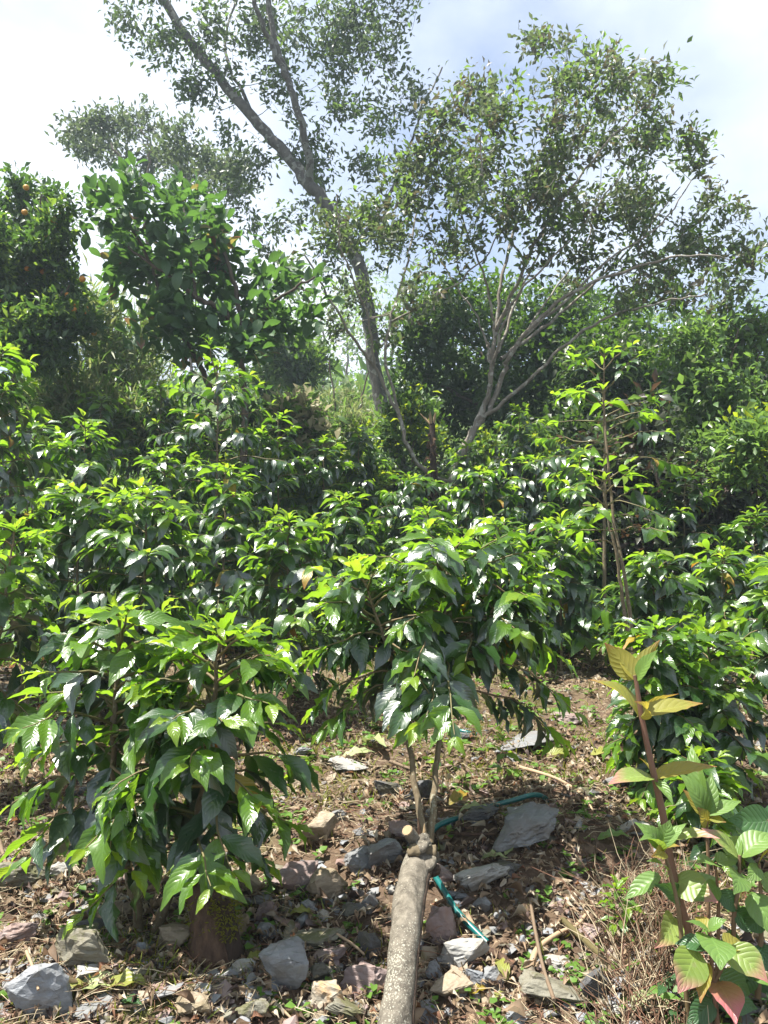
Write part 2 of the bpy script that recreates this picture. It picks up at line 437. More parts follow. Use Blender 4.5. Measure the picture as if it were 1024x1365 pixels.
ROCKS = {
 'slate': rockmat("rock_slate", (0.094, 0.097, 0.101), (0.180, 0.184, 0.184), (0.122, 0.090, 0.061), 0.0, 0.35),
 'blue': rockmat("rock_blue", (0.10, 0.108, 0.115), (0.21, 0.22, 0.235), (0.16, 0.14, 0.115), 0.0, 0.4),
 'olive': rockmat("rock_olive", (0.086, 0.083, 0.061), (0.173, 0.162, 0.122), (0.086, 0.050, 0.029), 0.5, 0.5),
 'pink': rockmat("rock_pink", (0.122, 0.090, 0.086), (0.209, 0.162, 0.148), (0.173, 0.094, 0.065), 0.0, 0.5),
 'ochre': rockmat("rock_ochre", (0.202, 0.166, 0.122), (0.274, 0.245, 0.194), (0.288, 0.151, 0.043), 0.0, 0.8),
 'tan': rockmat("rock_tan", (0.151, 0.119, 0.083), (0.252, 0.205, 0.144), (0.122, 0.072, 0.043), 0.25, 0.5),
 'pale': rockmat("rock_pale", (0.187, 0.184, 0.169), (0.302, 0.295, 0.274), (0.187, 0.137, 0.086), 0.0, 0.35),
 'dark': rockmat("rock_dark", (0.036, 0.036, 0.037), (0.086, 0.086, 0.086), (0.065, 0.043, 0.029), 0.2, 0.4),
}

# ------------------------------------------------------------------ object helpers
def tag(o, label=None, cat=None, group=None, kind=None):
    if label: o['label'] = label
    if cat: o['category'] = cat
    if group: o['group'] = group
    if kind: o['kind'] = kind
    return o

def empty(name, loc):
    o = bpy.data.objects.new(name, None)
    o.location = loc
    o.empty_display_size = 0.05
    COL.objects.link(o)
    return o

def link(name, me, parent=None):
    o = bpy.data.objects.new(name, me)
    COL.objects.link(o)
    if parent is not None:
        o.parent = parent
        o.location = -parent.location
    return o

class MB:
    """collects world-space verts / faces / uvs / material indices into ONE mesh"""
    def __init__(s):
        s.v = []; s.ls = []; s.lt = []; s.uv = []; s.mi = []; s.n = 0
    def add(s, v, faces, uv=None, mi=0):
        v = np.asarray(v, float).reshape(-1, 3)
        flat = np.concatenate([np.asarray(f, int) for f in faces]) if not isinstance(faces, np.ndarray) else faces.reshape(-1)
        if isinstance(faces, np.ndarray):
            tot = np.full(len(faces), faces.shape[1])
        else:
            tot = np.array([len(f) for f in faces])
        s.v.append(v); s.ls.append(flat + s.n); s.lt.append(tot)
        s.uv.append(np.zeros((len(flat), 2)) if uv is None else np.asarray(uv)[flat])
        s.mi.append(np.full(len(tot), mi) if np.isscalar(mi) else np.asarray(mi))
        s.n += len(v)
    def inst(s, proto, Ms, mis):
        """proto=(v,f(n,4),uv); Ms (k,3,4)"""
        pv, pf, puv = proto
        k = len(Ms)
        if k == 0: return
        V = np.einsum('kij,nj->kni', Ms[:, :, :3], pv) + Ms[:, None, :, 3]
        F = pf[None] + (np.arange(k) * len(pv))[:, None, None]
        s.v.append(V.reshape(-1, 3)); s.ls.append(F.reshape(-1) + s.n)
        s.lt.append(np.full(k * len(pf), pf.shape[1]))
        s.uv.append(np.tile(puv[pf.reshape(-1)], (k, 1)))
        s.mi.append(np.repeat(np.asarray(mis), len(pf)))
        s.n += k * len(pv)
    def mesh(s, name, mats, smooth=True, offset=None):
        me = bpy.data.meshes.new(name)
        v = np.concatenate(s.v)
        if offset is not None: v = v - np.asarray(offset)
        l = np.concatenate(s.ls); lt = np.concatenate(s.lt)
        me.vertices.add(len(v)); me.vertices.foreach_set("co", v.astype(np.float32).ravel())
        me.loops.add(len(l)); me.loops.foreach_set("vertex_index", l.astype(np.int32))
        me.polygons.add(len(lt))
        st = np.concatenate([[0], np.cumsum(lt)[:-1]])
        me.polygons.foreach_set("loop_start", st.astype(np.int32))
        me.polygons.foreach_set("material_index", np.concatenate(s.mi).astype(np.int32))
        me.polygons.foreach_set("use_smooth", np.full(len(lt), smooth))
        ul = me.uv_layers.new(name="UVMap")
        ul.data.foreach_set("uv", np.concatenate(s.uv).astype(np.float32).ravel())
        for m in (mats if isinstance(mats, (list, tuple)) else [mats]):
            me.materials.append(m)
        me.update(calc_edges=True)
        return me
    def build(s, name, mats, parent=None, smooth=True):
        if not s.v: return None
        return link(name, s.mesh(name, mats, smooth), parent)

def bez(pts, n):
    """Catmull-Rom through pts"""
    pts = [np.asarray(p, float) for p in pts]
    if len(pts) == 2:
        return np.array([pts[0] + (pts[1] - pts[0]) * t for t in np.linspace(0, 1, n)])
    ext = [2 * pts[0] - pts[1]] + pts + [2 * pts[-1] - pts[-2]]
    out = []
    segs = len(pts) - 1
    for t in np.linspace(0, segs - 1e-6, n):
        i = int(t); u = t - i
        a, b, c, d = ext[i:i + 4]
        out.append(0.5 * ((2 * b) + (c - a) * u + (2 * a - 5 * b + 4 * c - d) * u * u + (3 * b - a - 3 * c + d) * u ** 3))
    return np.array(out)

def tube(mb, pts, rad, sides=6, mi=0, cap=True, wob=0.0, seed=0):
    pts = np.asarray(pts, float)
    n = len(pts)
    rad = np.full(n, rad) if np.isscalar(rad) else np.asarray(rad, float)
    T = np.gradient(pts, axis=0)
    T /= (np.linalg.norm(T, axis=1, keepdims=True) + 1e-9)
    ref = np.array([0, 0, 1.0]) if abs(T[0][2]) < 0.9 else np.array([1.0, 0, 0])
    u = np.cross(T[0], ref); u /= np.linalg.norm(u)
    V = []
    ang = np.arange(sides) * 2 * math.pi / sides
    for i in range(n):
        u = u - T[i] * np.dot(u, T[i]); u /= (np.linalg.norm(u) + 1e-9)
        w = np.cross(T[i], u)
        r = rad[i]
        if wob:
            r = rad[i] * (1 + wob * 2 * fbm(np.cos(ang) * 1.3 + seed, np.sin(ang) * 1.3 + i * 0.35, seed, 3))
        ring = pts[i] + np.outer(np.cos(ang) * r, u) + np.outer(np.sin(ang) * r, w)
        V.append(ring)
    V = np.concatenate(V)
    F = []
    k = np.arange(sides)
    k2 = (k + 1) % sides
    F = np.concatenate([np.stack([i * sides + k, i * sides + k2, (i + 1) * sides + k2, (i + 1) * sides + k], 1) for i in range(n - 1)])
    uv = np.zeros((len(V), 2))
    mb.add(V, F, uv, mi)
    if cap:
        V2 = np.concatenate([V[-sides:], [pts[-1]]])
        mb.add(V2, np.stack([k, k2, np.full(sides, sides)], 1), None, mi)

# ------------------------------------------------------------------ leaf shapes (unit length along +Y, normal +Z)
def leafproto(nu, nv, wr, arch, fold, wave, nwave, tip=1.0, base=0.85, twist=0.0, sk=0.0, ph=0.0):
    V = []; UV = []
    for i in range(nu + 1):
        t = i / nu
        tt = 0.02 + 0.96 * t
        w = wr * 0.5 * (math.sin(math.pi * tt ** base) ** 0.82)
        if tip != 1.0 and t > 0.6:
            w *= 1 - (1 - tip) * ((t - 0.6) / 0.4)
        w = max(w, 0.012)
        for j in range(nv + 1):
            s = -1 + 2 * j / nv
            x = s * w + sk * math.sin(math.pi * t)
            z = arch * 4 * t * (1 - t) + fold * abs(s) * w * 2
            z += wave * abs(s) ** 1.5 * math.sin(2 * math.pi * nwave * t + ph + (1.3 if s > 0 else 0)) * math.sin(math.pi * t)
            a = twist * (t - 0.3)
            x, z2 = x * math.cos(a) - (z - arch * 4 * t * (1 - t)) * math.sin(a), 0
            z = z + s * w * math.sin(a)
            V.append((x, t, z)); UV.append((t, 0.5 + 0.5 * s))
    F = []
    c = nv + 1
    for i in range(nu):
        for j in range(nv):
            F.append((i * c + j, i * c + j + 1, (i + 1) * c + j + 1, (i + 1) * c + j))
    return np.array(V), np.array(F), np.array(UV)

rs = random.Random(5)
def protoset(n, nu, nv, wr, arch, fold, wave, nw, tip=1.0, base=0.85):
    return [leafproto(nu, nv, wr * rs.uniform(0.88, 1.12), arch * rs.uniform(0.4, 1.5), fold * rs.uniform(0.3, 1.4), wave * rs.uniform(0.6, 1.3), nw + rs.uniform(-.8, .8),
                      tip, base, rs.uniform(-0.5, 0.5), rs.uniform(-0.04, 0.04), rs.uniform(0, 6)) for _ in range(n)]
PC_HI = protoset(8, 7, 4, 0.395, 0.10, 0.18, 0.06, 3.6, 0.55, 0.82)
PC_LO = protoset(6, 4, 2, 0.395, 0.11, 0.18, 0.03, 2.5, 0.6, 0.82)
PS = protoset(5, 2, 2, 0.47, 0.08, 0.2, 0.0, 1)
PBROAD = protoset(6, 4, 2, 0.55, 0.08, 0.15, 0.03, 2, 1.0, 1.0)
PLANCE = protoset(4, 2, 2, 0.14, 0.12, 0.2, 0.0, 1)
PDRY = protoset(10, 5, 2, 0.42, 0.25, 0.6, 0.14, 1.6, 0.5, 0.85)
PROUND = protoset(4, 2, 2, 0.8, 0.05, 0.15, 0.0, 1)
PWEED = protoset(8, 10, 6, 0.52, 0.09, 0.14, 0.012, 5, 0.5, 0.68)

_pool = {}
def leafmesh(key, proto, mat):
    k = (key, mat.name)
    if k not in _pool:
        mb = MB(); mb.add(proto[0], proto[1], proto[2])
        _pool[k] = mb.mesh("leaf_" + mat.name, mat)
    return _pool[k]

def frame(o, d, n, L, wx=1.0):
    d = d / (np.linalg.norm(d) + 1e-9)
    x = np.cross(d, n); x /= (np.linalg.norm(x) + 1e-9)
    z = np.cross(x, d)
    M = np.zeros((3, 4))
    M[:, 0] = x * L * wx; M[:, 1] = d * L; M[:, 2] = z * L; M[:, 3] = o
    return M

def place_leaves(root, L, protos, pkey, mats, nparts, center=None, name="leaf"):
    """L: list of (M, proto idx, mat idx). Largest-showing nparts become parts; the rest one stuff part."""
    if not L: return
    sc = []
    if nparts and nparts < len(L):
        c = np.array([l[0][:, 3] for l in L]); ctr = c.mean(0)
        cdist = np.linalg.norm(ctr - np.array(CAM))
        for l in L:
            M = l[0]
            p = M[:, 3] + 0.5 * M[:, 1]
            q = proj(p)
            if q is None or not (-10 < q[0] < 1034 and -10 < q[1] < 1375):
                sc.append(-1); continue
            v = p - np.array(CAM); dist = np.linalg.norm(v)
            z = M[:, 2] / np.linalg.norm(M[:, 2])
            fac = 0.25 + abs(z.dot(v / dist))
            sc.append(np.linalg.norm(M[:, 1]) / dist * fac * math.exp((cdist - dist) * 2.2))
        order = np.argsort(-np.array(sc))
        sel = set(order[:nparts].tolist())
    else:
        sel = set(range(len(L))) if nparts else set()
    rl = np.array(root.location)
    groups = {}
    for i, (M, pi, mi) in enumerate(L):
        if i in sel:
            o = bpy.data.objects.new(name, leafmesh((pkey, pi), protos[pi], mats[mi]))
            m = np.eye(4); m[:3] = M; m[:3, 3] -= rl
            o.parent = root
            o.matrix_basis = Matrix(m.tolist())
            COL.objects.link(o)
        else:
            groups.setdefault(pi, []).append((M, mi))
    if groups:
        mb = MB()
        for pi, g in groups.items():
            mb.inst(protos[pi], np.array([x[0] for x in g]), [x[1] for x in g])
        o = mb.build("foliage", mats, root)
        o['kind'] = 'stuff'

# ------------------------------------------------------------------ ground
def axis(fine0, fine1, step, lo, hi, g=1.12):
    a = list(np.arange(fine0, fine1, step))
    s = step; x = fine0
    left = []
    while x > lo:
        s *= g; x -= s; left.append(x)
    s = step; x = a[-1]
    while x < hi:
        s *= g; x += s; a.append(x)
    return np.array(left[::-1] + a)
gx = axis(-2.2, 2.6, 0.022, -120, 120)
gy = axis(1.5, 6.2, 0.022, -20, 130)
X, Y = np.meshgrid(gx, gy)
Z = H(X, Y)
Z = Z + np.where((Y < 8), 0.018 * fbm(X * 22, Y * 22, 51, 2), 0)
mb = MB()
nx, ny = len(gx), len(gy)
idx = np.arange(nx * ny).reshape(ny, nx)
F = np.stack([idx[:-1, :-1], idx[:-1, 1:], idx[1:, 1:], idx[1:, :-1]], -1).reshape(-1, 4)
mb.add(np.stack([X, Y, Z], -1).reshape(-1, 3), F)
m, ns, ls = newmat("slope_soil")
out = ns.new("ShaderNodeOutputMaterial")
ge = ns.new("ShaderNodeNewGeometry")
n1 = N(ns, "ShaderNodeTexNoise", Scale=2.2, Detail=8.0, Roughness=0.6)
n2 = N(ns, "ShaderNodeTexNoise", Scale=28.0, Detail=8.0, Roughness=0.7)
n3 = N(ns, "ShaderNodeTexNoise", Scale=1.3, Detail=6.0)
n4 = N(ns, "ShaderNodeTexVoronoi", Scale=45.0)
for q in (n1, n2, n3, n4): ls.new(ge.outputs["Position"], q.inputs["Vector"])
c = ramp(ns, ls, n2.outputs[0], [(0.3, (0.035, 0.025, 0.018)), (0.52, (0.10, 0.07, 0.048)), (0.68, (0.22, 0.17, 0.12))])
c = mixc(ns, ls, ramp(ns, ls, n1.outputs[0], [(0.42, 0.0), (0.6, 0.6)]), c, (0.16, 0.11, 0.07))
c = mixc(ns, ls, math_(ns, ls, 'MULTIPLY', n4.outputs["Distance"], 0.6), c, (0.07, 0.045, 0.03))
c = mixc(ns, ls, ramp(ns, ls, n3.outputs[0], [(0.54, 0.0), (0.66, 0.75)]), c, (0.075, 0.085, 0.022))
sxyz = ns.new("ShaderNodeSeparateXYZ"); ls.new(ge.outputs["Position"], sxyz.inputs[0])
mr = ns.new("ShaderNodeMapRange"); mr.inputs[1].default_value = 5.5; mr.inputs[2].default_value = 9.0
ls.new(math_(ns, ls, 'ADD', sxyz.outputs[1], math_(ns, ls, 'MULTIPLY', n1.outputs[0], 2.0)), mr.inputs[0])
c = mixc(ns, ls, math_(ns, ls, 'MULTIPLY', mr.outputs[0], 0.9), c, mixc(ns, ls, n2.outputs[0], (0.03, 0.06, 0.015), (0.07, 0.11, 0.025)))
pb = N(ns, "ShaderNodeBsdfPrincipled", Roughness=0.95)
pb.inputs["Specular IOR Level"].default_value = 0.15
ls.new(c, pb.inputs["Base Color"])
bp = ns.new("ShaderNodeBump"); bp.inputs["Strength"].default_value = 0.9; bp.inputs["Distance"].default_value = 0.02
ls.new(n2.outputs[0], bp.inputs["Height"]); ls.new(bp.outputs[0], pb.inputs["Normal"])
ls.new(pb.outputs[0], out.inputs[0])
g = mb.build("ground", m)
tag(g, "steep brown soil slope scattered with leaf litter and stones", kind='structure')

# ------------------------------------------------------------------ trees
def grow_tree(name, label, group, limbs, blobs, Y, leaf, protos, pkey, mats, weights, natt, perl, bark, nparts=0, dy=1.0, seed=0,
              spray=0.3, droop=0.25, up=0.1, cat="tree", limb_sides=8, twig_r=0.012, updown=0.3, twig_mat=None, flat=0.5, clump=0):
    """limbs: [(name,[(px,py,dY)...], r0px, r1px)], blobs: [(px,py,rpx[,dY])]"""
    rng = random.Random(seed); npr = np.random.RandomState(seed)
    pts0 = limbs[0][1][0]
    bp = P(pts0[0], pts0[1], Y + (pts0[2] if len(pts0) > 2 else 0))
    zg = h1(bp.x, bp.y)
    root = empty(name, (bp.x, bp.y, min(bp.z, zg)))
    tag(root, label, cat, group)
    nodes = []; nrad = []
    for li, (lname, pp, r0, r1) in enumerate(limbs):
        w = [np.array(P(q[0], q[1], Y + (q[2] if len(q) > 2 else 0))) for q in pp]
        if li == 0 and w[0][2] > zg:
            w = [np.array([w[0][0] + (w[0][0] - w[1][0]) * 0.3, w[0][1], zg - 0.1])] + w
        n = max(10, len(w) * 5)
        c = bez(w, n)
        c[1:] += npr.normal(0, 0.012 * Y / 10, (n - 1, 3))
        rr = np.linspace(r0, r1, n) / FPX * Y
        if li == 0: rr[:4] *= np.array([1.35, 1.2, 1.1, 1.04])
        m = MB(); tube(m, c, rr, limb_sides, 0, True, 0.10, seed + li)
        m.build(lname, bark, root)
        st = int(n * 0.35) if li == 0 else int(n * 0.15)
        nodes += list(c[st:]); nrad += list(rr[st:])
    tot = sum(b[2] ** 2 for b in blobs)
    att = []
    for b in blobs:
        k = max(2, int(round(natt * b[2] ** 2 / tot)))
        c = np.array(P(b[0], b[1], Y + (b[3] if len(b) > 3 else rng.uniform(-dy, dy))))
        r = b[2] / FPX * Y
        subs = []
        for _ in range(clump):
            d = npr.normal(0, 1, 3); d /= np.linalg.norm(d)
            subs.append(c + d * r * rng.uniform(.35, 1.0) * np.array([1, max(0.8, dy * 0.6), 0.92]))
        for _ in range(k):
            d = npr.normal(0, 1, 3); d /= np.linalg.norm(d)
            if subs:
                att.append((rng.choice(subs) + d * r * 0.56 * rng.random() ** 0.6, c)); continue
            att.append((c + d * r * (rng.random() ** 0.38) * np.array([1, max(0.8, dy * 0.6), 0.92]), c))
    nodes = np.array(nodes); nrad = np.array(nrad)
    dd = [np.min(np.linalg.norm(nodes - a[0], axis=1)) for a in att]
    order = np.argsort(dd)
    tw = MB(); L = []
    for oi in order:
        a, ctr = att[oi]
        ds = np.linalg.norm(nodes - a, axis=1) + np.maximum(0, nodes[:, 2] - a[2]) * 0.7
        j = int(np.argmin(ds))
        s = nodes[j]; ln = np.linalg.norm(a - s)
        mid = (s + a) / 2 + npr.normal(0, 0.10 * ln, 3) + np.array([0, 0, -0.08 * ln])
        k = max(4, min(9, int(ln / 0.2) + 3))
        c = bez([s, mid, a], k)
        rb = min(nrad[j] * 0.65, twig_r * (0.5 + ln * 0.7))
        tube(tw, c, np.linspace(rb, 0.003, k), 4, 0, False)
        nodes = np.concatenate([nodes, c[1:]]); nrad = np.concatenate([nrad, np.linspace(rb, 0.003, k)[1:]])
        axisd = c[-1] - c[-2]; axisd /= (np.linalg.norm(axisd) + 1e-9)
        mcl = rng.choices(range(len(mats)), weights)[0]
        for _ in range(perl):
            if rng.random() < 0.65:
                f = rng.uniform(-0.35, 1)
                o = a + axisd * f * spray + npr.normal(0, spray * 0.32, 3)
            else:
                q = c[rng.randrange(max(1, k // 2), k)]
                o = q + npr.normal(0, spray * 0.35, 3)
            d = axisd * 0.6 + npr.normal(0, 0.6, 3) + np.array([0, 0, up - droop])
            nn = np.array([0, 0, 1.0]) + npr.normal(0, flat, 3)
            mi = mcl if rng.random() < 0.7 else rng.choices(range(len(mats)), weights)[0]
            L.append((frame(o, d, nn, leaf * rng.uniform(0.65, 1.2), rng.uniform(0.85, 1.15)), rng.randrange(len(protos)), mi))
    o = tw.build("twig", twig_mat or bark, root)
    if o: o['kind'] = 'stuff'
    place_leaves(root, L, protos, pkey, mats, nparts)
    return root

# tall leaning tree in the middle
grow_tree("canopy_tree", "tall grey tree leaning left with a forked trunk running out of the top", None,
    [("trunk", [(560, 745), (545, 660), (512, 550), (498, 480), (491, 410), (470, 330), (440, 280), (414, 248)], 9.5, 8.8),
     ("limb", [(416, 252), (380, 205, .2), (335, 155, .3), (285, 95, .4), (240, 35, .4), (208, -25, .4), (160, -110, .5)], 8.4, 5.8),
     ("limb", [(416, 250), (408, 190, -.3), (392, 130, -.5), (380, 95, -.5), (362, 30, -.6), (348, -40, -.7), (330, -120, -.8)], 5.6, 3.2),
     ("limb", [(384, 105, -.5), (362, 60, -.7), (342, 10, -1), (320, -60, -1.2)], 4.2,2.6),
     ("limb", [(470, 332), (500, 290, .4), (540, 220, .7), (560, 150, .8), (590, 90, 1, 0.3)], 3.0, 1.2),
     ("limb", [(340, 160, .3), (300, 60, .9), (330, -30, 1.2)], 3, 1.2)],
    [(195, 35, 52, 0.3), (165, 10, 32, 0.3), (250, 60, 50, 0.3), (300, 40, 60, 0.3), (290, 110, 45, 0.3), (360, 60, 60, 0.3), (420, 30, 65, 0.3), (480, 20, 60, 0.3), (530, 10, 45, 0.3), (440, 100, 55, 0.3), (500, 90, 45, 0.3),
     (360, 130, 45, 0.3), (250, 115, 30, 0.3), (400, 180, 42, 0.3), (470, 170, 45, 0.3), (530, 150, 40, 0.3), (500, 220, 40, 0.3), (340, 235, 40, 0.3), (420, 225, 30, 0.3), (300, 170, 25, 0.3), (560, 120, 30, 0.3),
     (200, -50, 50, 0.3), (430, 265, 42, 0.9), (485, 300, 40, 1.2), (445, 345, 36, 0.7), (520, 325, 36, 1.0), (395, 300, 34, 1.0), (330, 275, 36, 0.8), (360, 330, 26, 1.1), (330, -50, 60, 0.3), (470, -50, 50, 0.3)],
    11.0, 0.102, PS, 'ps', [M_LA, M_LA2], [0.75, 0.25], 760, 15, M_TRUNK_GREY, 0, 1.4, 11, 0.23, 0.45, 0.1, flat=0.8, clump=6)

# multi-stemmed spreading tree on the right
grow_tree("spreading_tree", "pale many-stemmed tree spreading open branches to the right over the coffee", None,
    [("trunk", [(596, 700), (602, 650), (616, 605), (634, 570)], 6.00, 5.20),
     ("limb", [(634, 570), (652, 545), (668, 505), (684, 465, -.2), (735, 410, -.4), (800, 372, -.6), (885, 345, -.8), (960, 340, -1)], 4.16, 1.20),
     ("limb", [(630, 575), (648, 535), (656, 490), (661, 440), (668, 380), (690, 290, .3), (722, 205, .4), (748, 150, .4), (762, 90, .5)], 3.68, 0.96),
     ("limb", [(640, 562), (700, 512, -.3), (745, 468, -.5), (805, 425, -.7), (872, 405, -.8), (945, 392, -1)], 2.88, 1.04),
     ("limb", [(638, 568), (656, 505, -.1), (652, 478, -.1), (650, 455, -.1)], 2.72, 1.76),
     ("limb", [(668, 478), (722, 438, .3), (790, 380, .5), (850, 320, .6), (905, 250, .8)], 2.88, 0.80),
     ("limb", [(661, 440), (700, 350, -.4), (742, 280, -.6), (800, 200, -.7), (860, 140, -.8)], 2.72, 0.80),
     ("limb", [(604, 645), (570, 632, -.2), (545, 600, -.3), (530, 550, -.3), (500, 490, -.4), (470, 450, -.6), (440, 400, -.8), (405, 340, -1)], 3.36, 1.04),
     ("limb", [(533, 560, -.3), (516, 490, -.2), (520, 430), (542, 350, .2), (555, 280, .4), (585, 200, .6), (625, 120, .8)], 2.24, 0.80),
     ("limb", [(520, 430), (575, 400, -.3), (640, 350, -.6), (690, 270, -.8)], 1.76, 0.72),
     ("limb", [(500, 490, -.4), (490, 420, -.7), (455, 330, -1), (450, 260, -1.2)], 1.60, 0.72),
     ("limb", [(657, 490), (672, 430, -.3), (700, 380, -.5), (770, 310, -.7), (830, 230, -.9)], 2.24, 0.72),
     ("limb", [(664, 470), (690, 400, .2), (720, 330, .4), (735, 250, .5), (720, 180, .6)], 2.08, 0.72),
     ("limb", [(660, 450), (650, 380, -.2), (620, 300, -.4), (600, 220, -.5)], 1.92, 0.72),
     ("limb", [(690, 455, -.2), (760, 395, -.2), (820, 340, -.2), (880, 300, -.3), (930, 230, -.3)], 2.08, 0.72),
     ("limb", [(680, 470), (730, 400, .6), (780, 330, .8), (800, 250, 1)], 1.92, 0.72),
     ("limb", [(656, 480), (634, 420, .3), (590, 350, .5), (560, 270, .6)], 1.60, 0.64),
     ("limb", [(700, 350, -.4), (650, 270, -.6), (640, 170, -.8)], 1.60, 0.72)],
    [(640, 130, 48), (600, 160, 38), (690, 150, 45), (738, 60, 30), (760, 100, 38), (800, 125, 42), (845, 110, 38), (885, 105, 26), (880, 160, 42), (915, 205, 32), (830, 195, 58), (765, 200, 55), (700, 235, 58),
     (620, 220, 55), (570, 200, 40), (580, 280, 55), (650, 290, 52), (720, 295, 55), (800, 275, 62), (865, 260, 50), (930, 225, 22), (915, 320, 48), (965, 285, 26), (950, 340, 36), (988, 365, 28), (860, 345, 55),
     (790, 340, 42), (600, 345, 34), (490, 290, 45), (440, 330, 42), (400, 375, 32), (540, 250, 36), (470, 400, 30), (800, 90, 22), (712, 50, 18), (1000, 355, 20), (955, 395, 26), (905, 395, 30), (850, 405, 28), (450, 430, 26), (520, 440, 26), (560, 390, 30), (990, 320, 18), (935, 260, 24), (545, 310, 34), (760, 385, 26), (1012, 330, 12)],
    9.0, 0.092, PS, 'ps', [M_LB, M_LB2, M_LB3], [0.58, 0.33, 0.09], 1250, 14, M_TRUNK_PALE, 300, 1.0, 12, 0.17, 0.35, 0.1, twig_r=0.009, flat=0.75, clump=5)

# broad-leaved tree left of the middle
grow_tree("broadleaf_tree", "tree with big oval leaves in front of the leaning grey trunk's left side", None,
    [("trunk", [(326, 560), (322, 490), (322, 440), (316, 395), (300, 335), (290, 275)], 5.5, 2.0),
     ("limb", [(322, 450), (298, 415, -.2), (262, 396, -.4), (220, 365, -.6), (170, 330, -.7)], 4.5, 1.5),
     ("limb", [(290, 540, .3), (268, 490, .2), (240, 440), (218, 405, -.2), (200, 350, -.4), (160, 280, -.6), (125, 255, -.7)], 4.2, 1.2),
     ("limb", [(322, 440), (355, 410, -.3), (392, 385, -.5), (420, 370, -.6)], 3.0, 1.2),
     ("limb", [(262, 396, -.4), (250, 330, -.4), (245, 270, -.3)], 2.5, 1.2)],
    [(118, 262, 22), (140, 290, 28), (165, 320, 38), (200, 290, 40), (245, 265, 30), (240, 320, 48), (155, 370, 34), (200, 370, 42), (285, 310, 42), (300, 360, 48), (345, 385, 42), (385, 410, 38), (300, 420, 48), (240, 415, 42),
     (370, 445, 36), (330, 465, 34), (255, 470, 30), (210, 430, 32)],
    8.3, 0.175, PBROAD, 'pbroad', [M_LC, M_LC2], [0.97, 0.03], 230, 10, M_TRUNK_BROWN, 300, 0.7, 13, 0.24, 0.2, 0.15, clump=4)

# thin background tree behind it
grow_tree("airy_tree", "airy grey-green tree rising behind the big-leaved tree on the left", None,
    [("trunk", [(205, 470), (200, 380), (195, 300), (190, 250)], 4.0, 2.5),
     ("limb", [(195, 300), (170, 230), (140, 180), (115, 160)], 2.0, 0.8),
     ("limb", [(190, 255), (200, 200), (185, 165)], 1.8, 0.8),
     ("limb", [(250, 262), (252, 225), (245, 190)], 1.8, 0.8),
     ("limb", [(198, 330), (240, 270), (255, 240), (300, 215)], 2.2, 0.8)],
    [(110, 170, 26), (145, 160, 30), (150, 200, 38), (190, 175, 32), (200, 220, 38), (240, 190, 36), (280, 215, 38), (260, 235, 35), (320, 225, 26), (130, 205, 25), (310, 260, 30), (95, 190, 14)],
    17.0, 0.14, PS, 'ps', [M_LB, M_LA], [0.5, 0.5], 420, 16, M_TRUNK_BROWN, 0, 1.4, 14, 0.24, 0.2, 0.1, clump=5)

# orange tree
ot = grow_tree("orange_tree", "dense dark orange tree with ripe fruit at the left edge", None,
    [("trunk", [(15, 560), (20, 510), (28, 450), (30, 400)], 6, 4),
     ("limb", [(26, 460), (60, 420, -.2), (90, 380, -.3)], 3, 1),
     ("limb", [(28, 430), (10, 380, .2), (0, 330, .3)], 3, 1),
     ("limb", [(30, 400), (45, 330, -.2), (55, 260, -.2)], 2.5, 1)],
    [(25, 300, 42), (55, 335, 42), (15, 360, 50), (65, 390, 42), (25, 420, 52), (80, 430, 32), (40, 455, 42), (35, 258, 24), (62, 262, 14), (88, 285, 14), (-25, 330, 60), (-30, 430, 65), (100, 400, 20), (75, 310, 22), (60, 480, 28), (105, 430, 22)],
    8.0, 0.09, PS, 'ps', [M_LE, M_LE2], [0.82, 0.18], 800, 24, M_TRUNK_BROWN, 300, 0.8, 15, 0.16, 0.15, 0.1)
def sphere(mb, c, r, seg=12, rings=8, squash=0.95, mi=0):
    V = []; F = []
    for i in range(rings + 1):
        th = math.pi * i / rings
        for j in range(seg):
            a = 2 * math.pi * j / seg
            rr = r * (1 - 0.06 * (1 if i in (0, rings) else 0))
            V.append((c[0] + rr * math.sin(th) * math.cos(a), c[1] + rr * math.sin(th) * math.sin(a), c[2] + rr * squash * math.cos(th)))
    for i in range(rings):
        for j in range(seg):
            F.append((i * seg + j, i * seg + (j + 1) % seg, (i + 1) * seg + (j + 1) % seg, (i + 1) * seg + j))
    mb.add(V, np.array(F), None, mi)
rr = random.Random(3)
for (px, py) in [(35, 250), (33, 283), (60, 288), (72, 293), (78, 300), (82, 284), (57, 362), (36, 358), (27, 421), (111, 417), (106, 426), (122, 432), (101, 408), (125, 444), (110, 372), (22, 455), (3, 450), (44, 458), (90, 393), (99, 413), (3, 402), (76, 406), (118, 412), (60, 312)]:
    mb = MB(); sphere(mb, P(px, py, 7.55 + rr.uniform(-.25, .2)), 0.032 * rr.uniform(0.8, 1.1))
    mb.build("fruit", M_ORANGE, ot)

